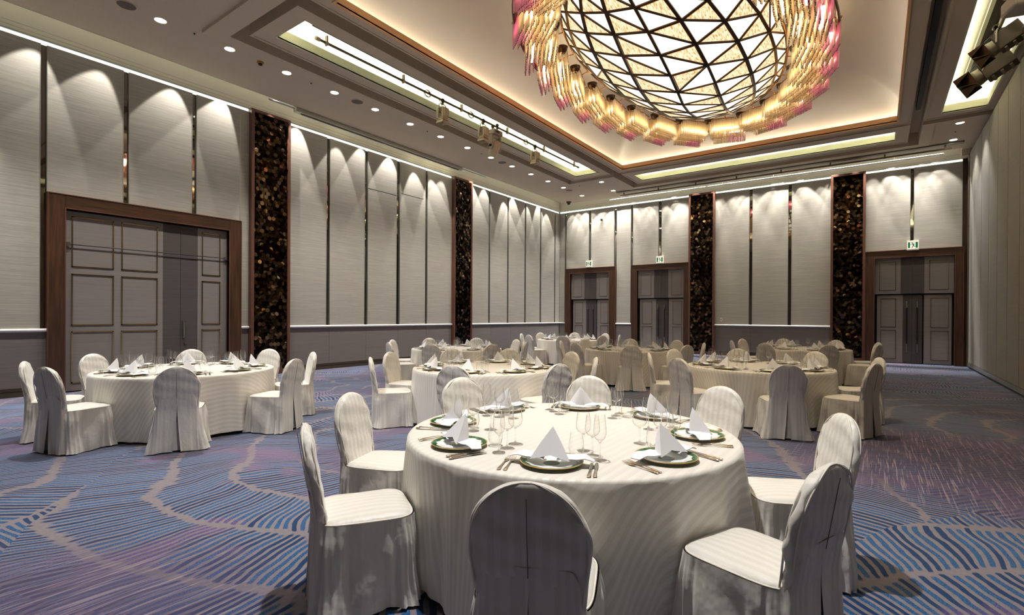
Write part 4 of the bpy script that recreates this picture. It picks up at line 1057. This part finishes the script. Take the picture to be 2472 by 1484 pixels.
# ------------------------------------------------------------------ tables
LAY=[('plate',.755,0,0,0),('napkin',.755,0,0,.022),('fork',.80,-.225,.0,.0005),('fork',.805,-.192,.0,.0005),('knife',.81,.182,.0,.0005),('knife',.81,.214,.0,.0005),
     ('tumbler',.590,.100,0,.0005),('water',.475,.122,0,.0005),('wine',.560,.175,0,.0005),('flute',.637,.222,0,.0005)]
DESC=[('green-rimmed plate','plate','green rimmed plates'),('peaked white napkin','napkin','peaked napkins'),('outer fork','fork','forks'),('inner fork','fork','forks'),('inner knife','knife','knives'),('outer knife','knife','knives'),
      ('stemless tumbler','glass','tumblers'),('wide stemmed goblet','glass','goblets'),('middle stemmed glass','glass','wine glasses'),('slim flute glass','glass','flutes')]
first={}
def setcopy(kind):
    p=GP[kind]
    if kind not in first: first[kind]=1;return p
    return recopy(p)
def cloth(nm,x,y,R,rs):
    rnd=random.Random(rs);NA=216;m=MB();vs=[];uv=[]
    drop=TOP-.035;e=.020
    rings=[(0,TOP),(R*.5,TOP),(R*.9,TOP),(R-e,TOP),(R-e*.4,TOP-e*.15),(R,TOP-e*.7)]
    phs=[rnd.uniform(0,6.28) for _ in range(8)];nf=rnd.choice((15,16,17))
    wob=[rnd.uniform(-.10,.10) for _ in range(64)]
    def fold(a,k):
        a2=a+.10*math.sin(3*a+phs[0])+.06*math.sin(5*a+phs[1])
        s_=math.sin(nf*a2+phs[2]);amp=.55+.45*math.sin(2*a+phs[3])*math.sin(3*a+phs[4])
        f_=(.5+.5*s_);f_=f_**1.25
        return (.080*f_*amp+.016*math.sin(nf*2*a2+phs[5])*amp+.008*math.sin(41*a+phs[6]))*k**.85+.012*k
    for r_,z in rings:
        for i in range(NA):
            a=2*PI*i/NA;vs.append((r_*math.cos(a),r_*math.sin(a),z));uv.append((r_*math.cos(a),r_*math.sin(a)))
    NZ=16
    for j in range(1,NZ+1):
        k=j/NZ;z=lerp(TOP-e*.7,TOP-drop,k)
        for i in range(NA):
            a=2*PI*i/NA;rr=R+fold(a,k);zz=z
            if j==NZ: zz+=.010*math.sin(4*a+phs[7])
            sw=.03*math.sin(nf*a+phs[2]+1.2)*k
            an=a+sw*.35
            vs.append((rr*math.cos(an),rr*math.sin(an),zz));d=R+(TOP-z)*1.0
            # cloth flat coordinate, letting stripes shear along the folds
            aa=a+.05*math.sin(nf*a+phs[2])*k
            uv.append((d*math.cos(aa),d*math.sin(aa)))
    nr=len(rings)+NZ
    m.add(vs,[(j*NA+i,(j+1)*NA+i,(j+1)*NA+(i+1)%NA,j*NA+(i+1)%NA) for j in range(nr-1) for i in range(NA)],uvs=uv,smooth=True)
    o=m.build('tablecloth',M['damask']);o.location=(x,y,0);return o
chair_i=0
for ti,(nm,x,y,R,ph) in enumerate(TB):
    t=empty('round_table',(x,y,0));tag(t,'round folding table standing under the cloth, '+ph,'table','round banquet tables')
    m=MB();m.lathe([(.001,TOP-.004),(R-.03,TOP-.004),(R-.022,TOP-.010),(R-.022,TOP-.026),(.001,TOP-.028)],64);m.build('tabletop',M['wood'],t)
    for k in range(4):
        a=PI/4+k*PI/2;m=MB();m.cyl((.5*math.cos(a),.5*math.sin(a),TOP-.03),(.56*math.cos(a),.56*math.sin(a),0),.014,8);m.build('leg',M['fixdark'],t)
    o=cloth(nm,x,y,R,100+ti);tag(o,'cream striped floor-length cloth covering '+ph,'tablecloth','cream tablecloths')
    for si,(ang,sn) in enumerate(seats(nm,x,y)):
        a=math.radians(ang)
        # chair
        rr=random.Random(ti*50+si)
        if True:
            pi=(ti*3+si*2)%3
            c=protos[pi] if not used[pi] else recopy(protos[pi]);used[pi]=True
            Rc=1.235+rr.uniform(-.01,.015)+(.015 if nm=='T2' else 0)
            c.location=(x+Rc*math.cos(a),y+Rc*math.sin(a),0);c.rotation_euler=(0,0,a+PI+math.radians(rr.uniform(-3,3)))
            tag(c,'white covered chair at the %s seat of %s'%(sn,ph),'chair','covered banquet chairs')
        # setting angle snaps to the regular eighth
        base=min([-67+45*k for k in range(8)],key=lambda q:abs(((q-ang+540)%360)-180));b=math.radians(base)
        far=nm in ('T4','T5','T6','T8')
        for (kind,rad,tan,rot,dz),(d,cat,grp) in zip(LAY,DESC):
            if far and kind in('fork','knife') and nm in('T5',): continue
            j=rr.uniform(-.006,.006)
            g=setcopy(kind);g.location=(x+(rad+j)*math.cos(b)-(tan+j)*math.sin(b),y+(rad+j)*math.sin(b)+(tan+j)*math.cos(b),TOP+dz+(.0005 if kind=='plate' else 0))
            g.rotation_euler=(0,0,b+(rr.uniform(-.12,.12) if kind in('napkin',) else rr.uniform(-.03,.03)))
            w='at'
            tag(g,'%s %s the %s seat of %s'%(d,w,sn,ph),cat,grp)
# ------------------------------------------------------------------ lighting and look
w=bpy.data.worlds.new('world');S.world=w;w.use_nodes=True;w.node_tree.nodes['Background'].inputs[0].default_value=(.5,.45,.4,1);w.node_tree.nodes['Background'].inputs[1].default_value=.02
S.view_settings.view_transform='Standard';S.view_settings.look='None';S.view_settings.gamma=1;S.view_settings.exposure=.75
try:S.view_settings.use_curve_mapping=False
except Exception:pass
cy=S.cycles
cy.use_denoising=True
try: cy.denoiser='OPENIMAGEDENOISE';cy.denoising_input_passes='RGB_ALBEDO_NORMAL'
except Exception: pass
cy.max_bounces=8;cy.diffuse_bounces=4;cy.glossy_bounces=4;cy.transmission_bounces=6;cy.transparent_max_bounces=32
cy.sample_clamp_indirect=6;cy.caustics_reflective=False;cy.caustics_refractive=False
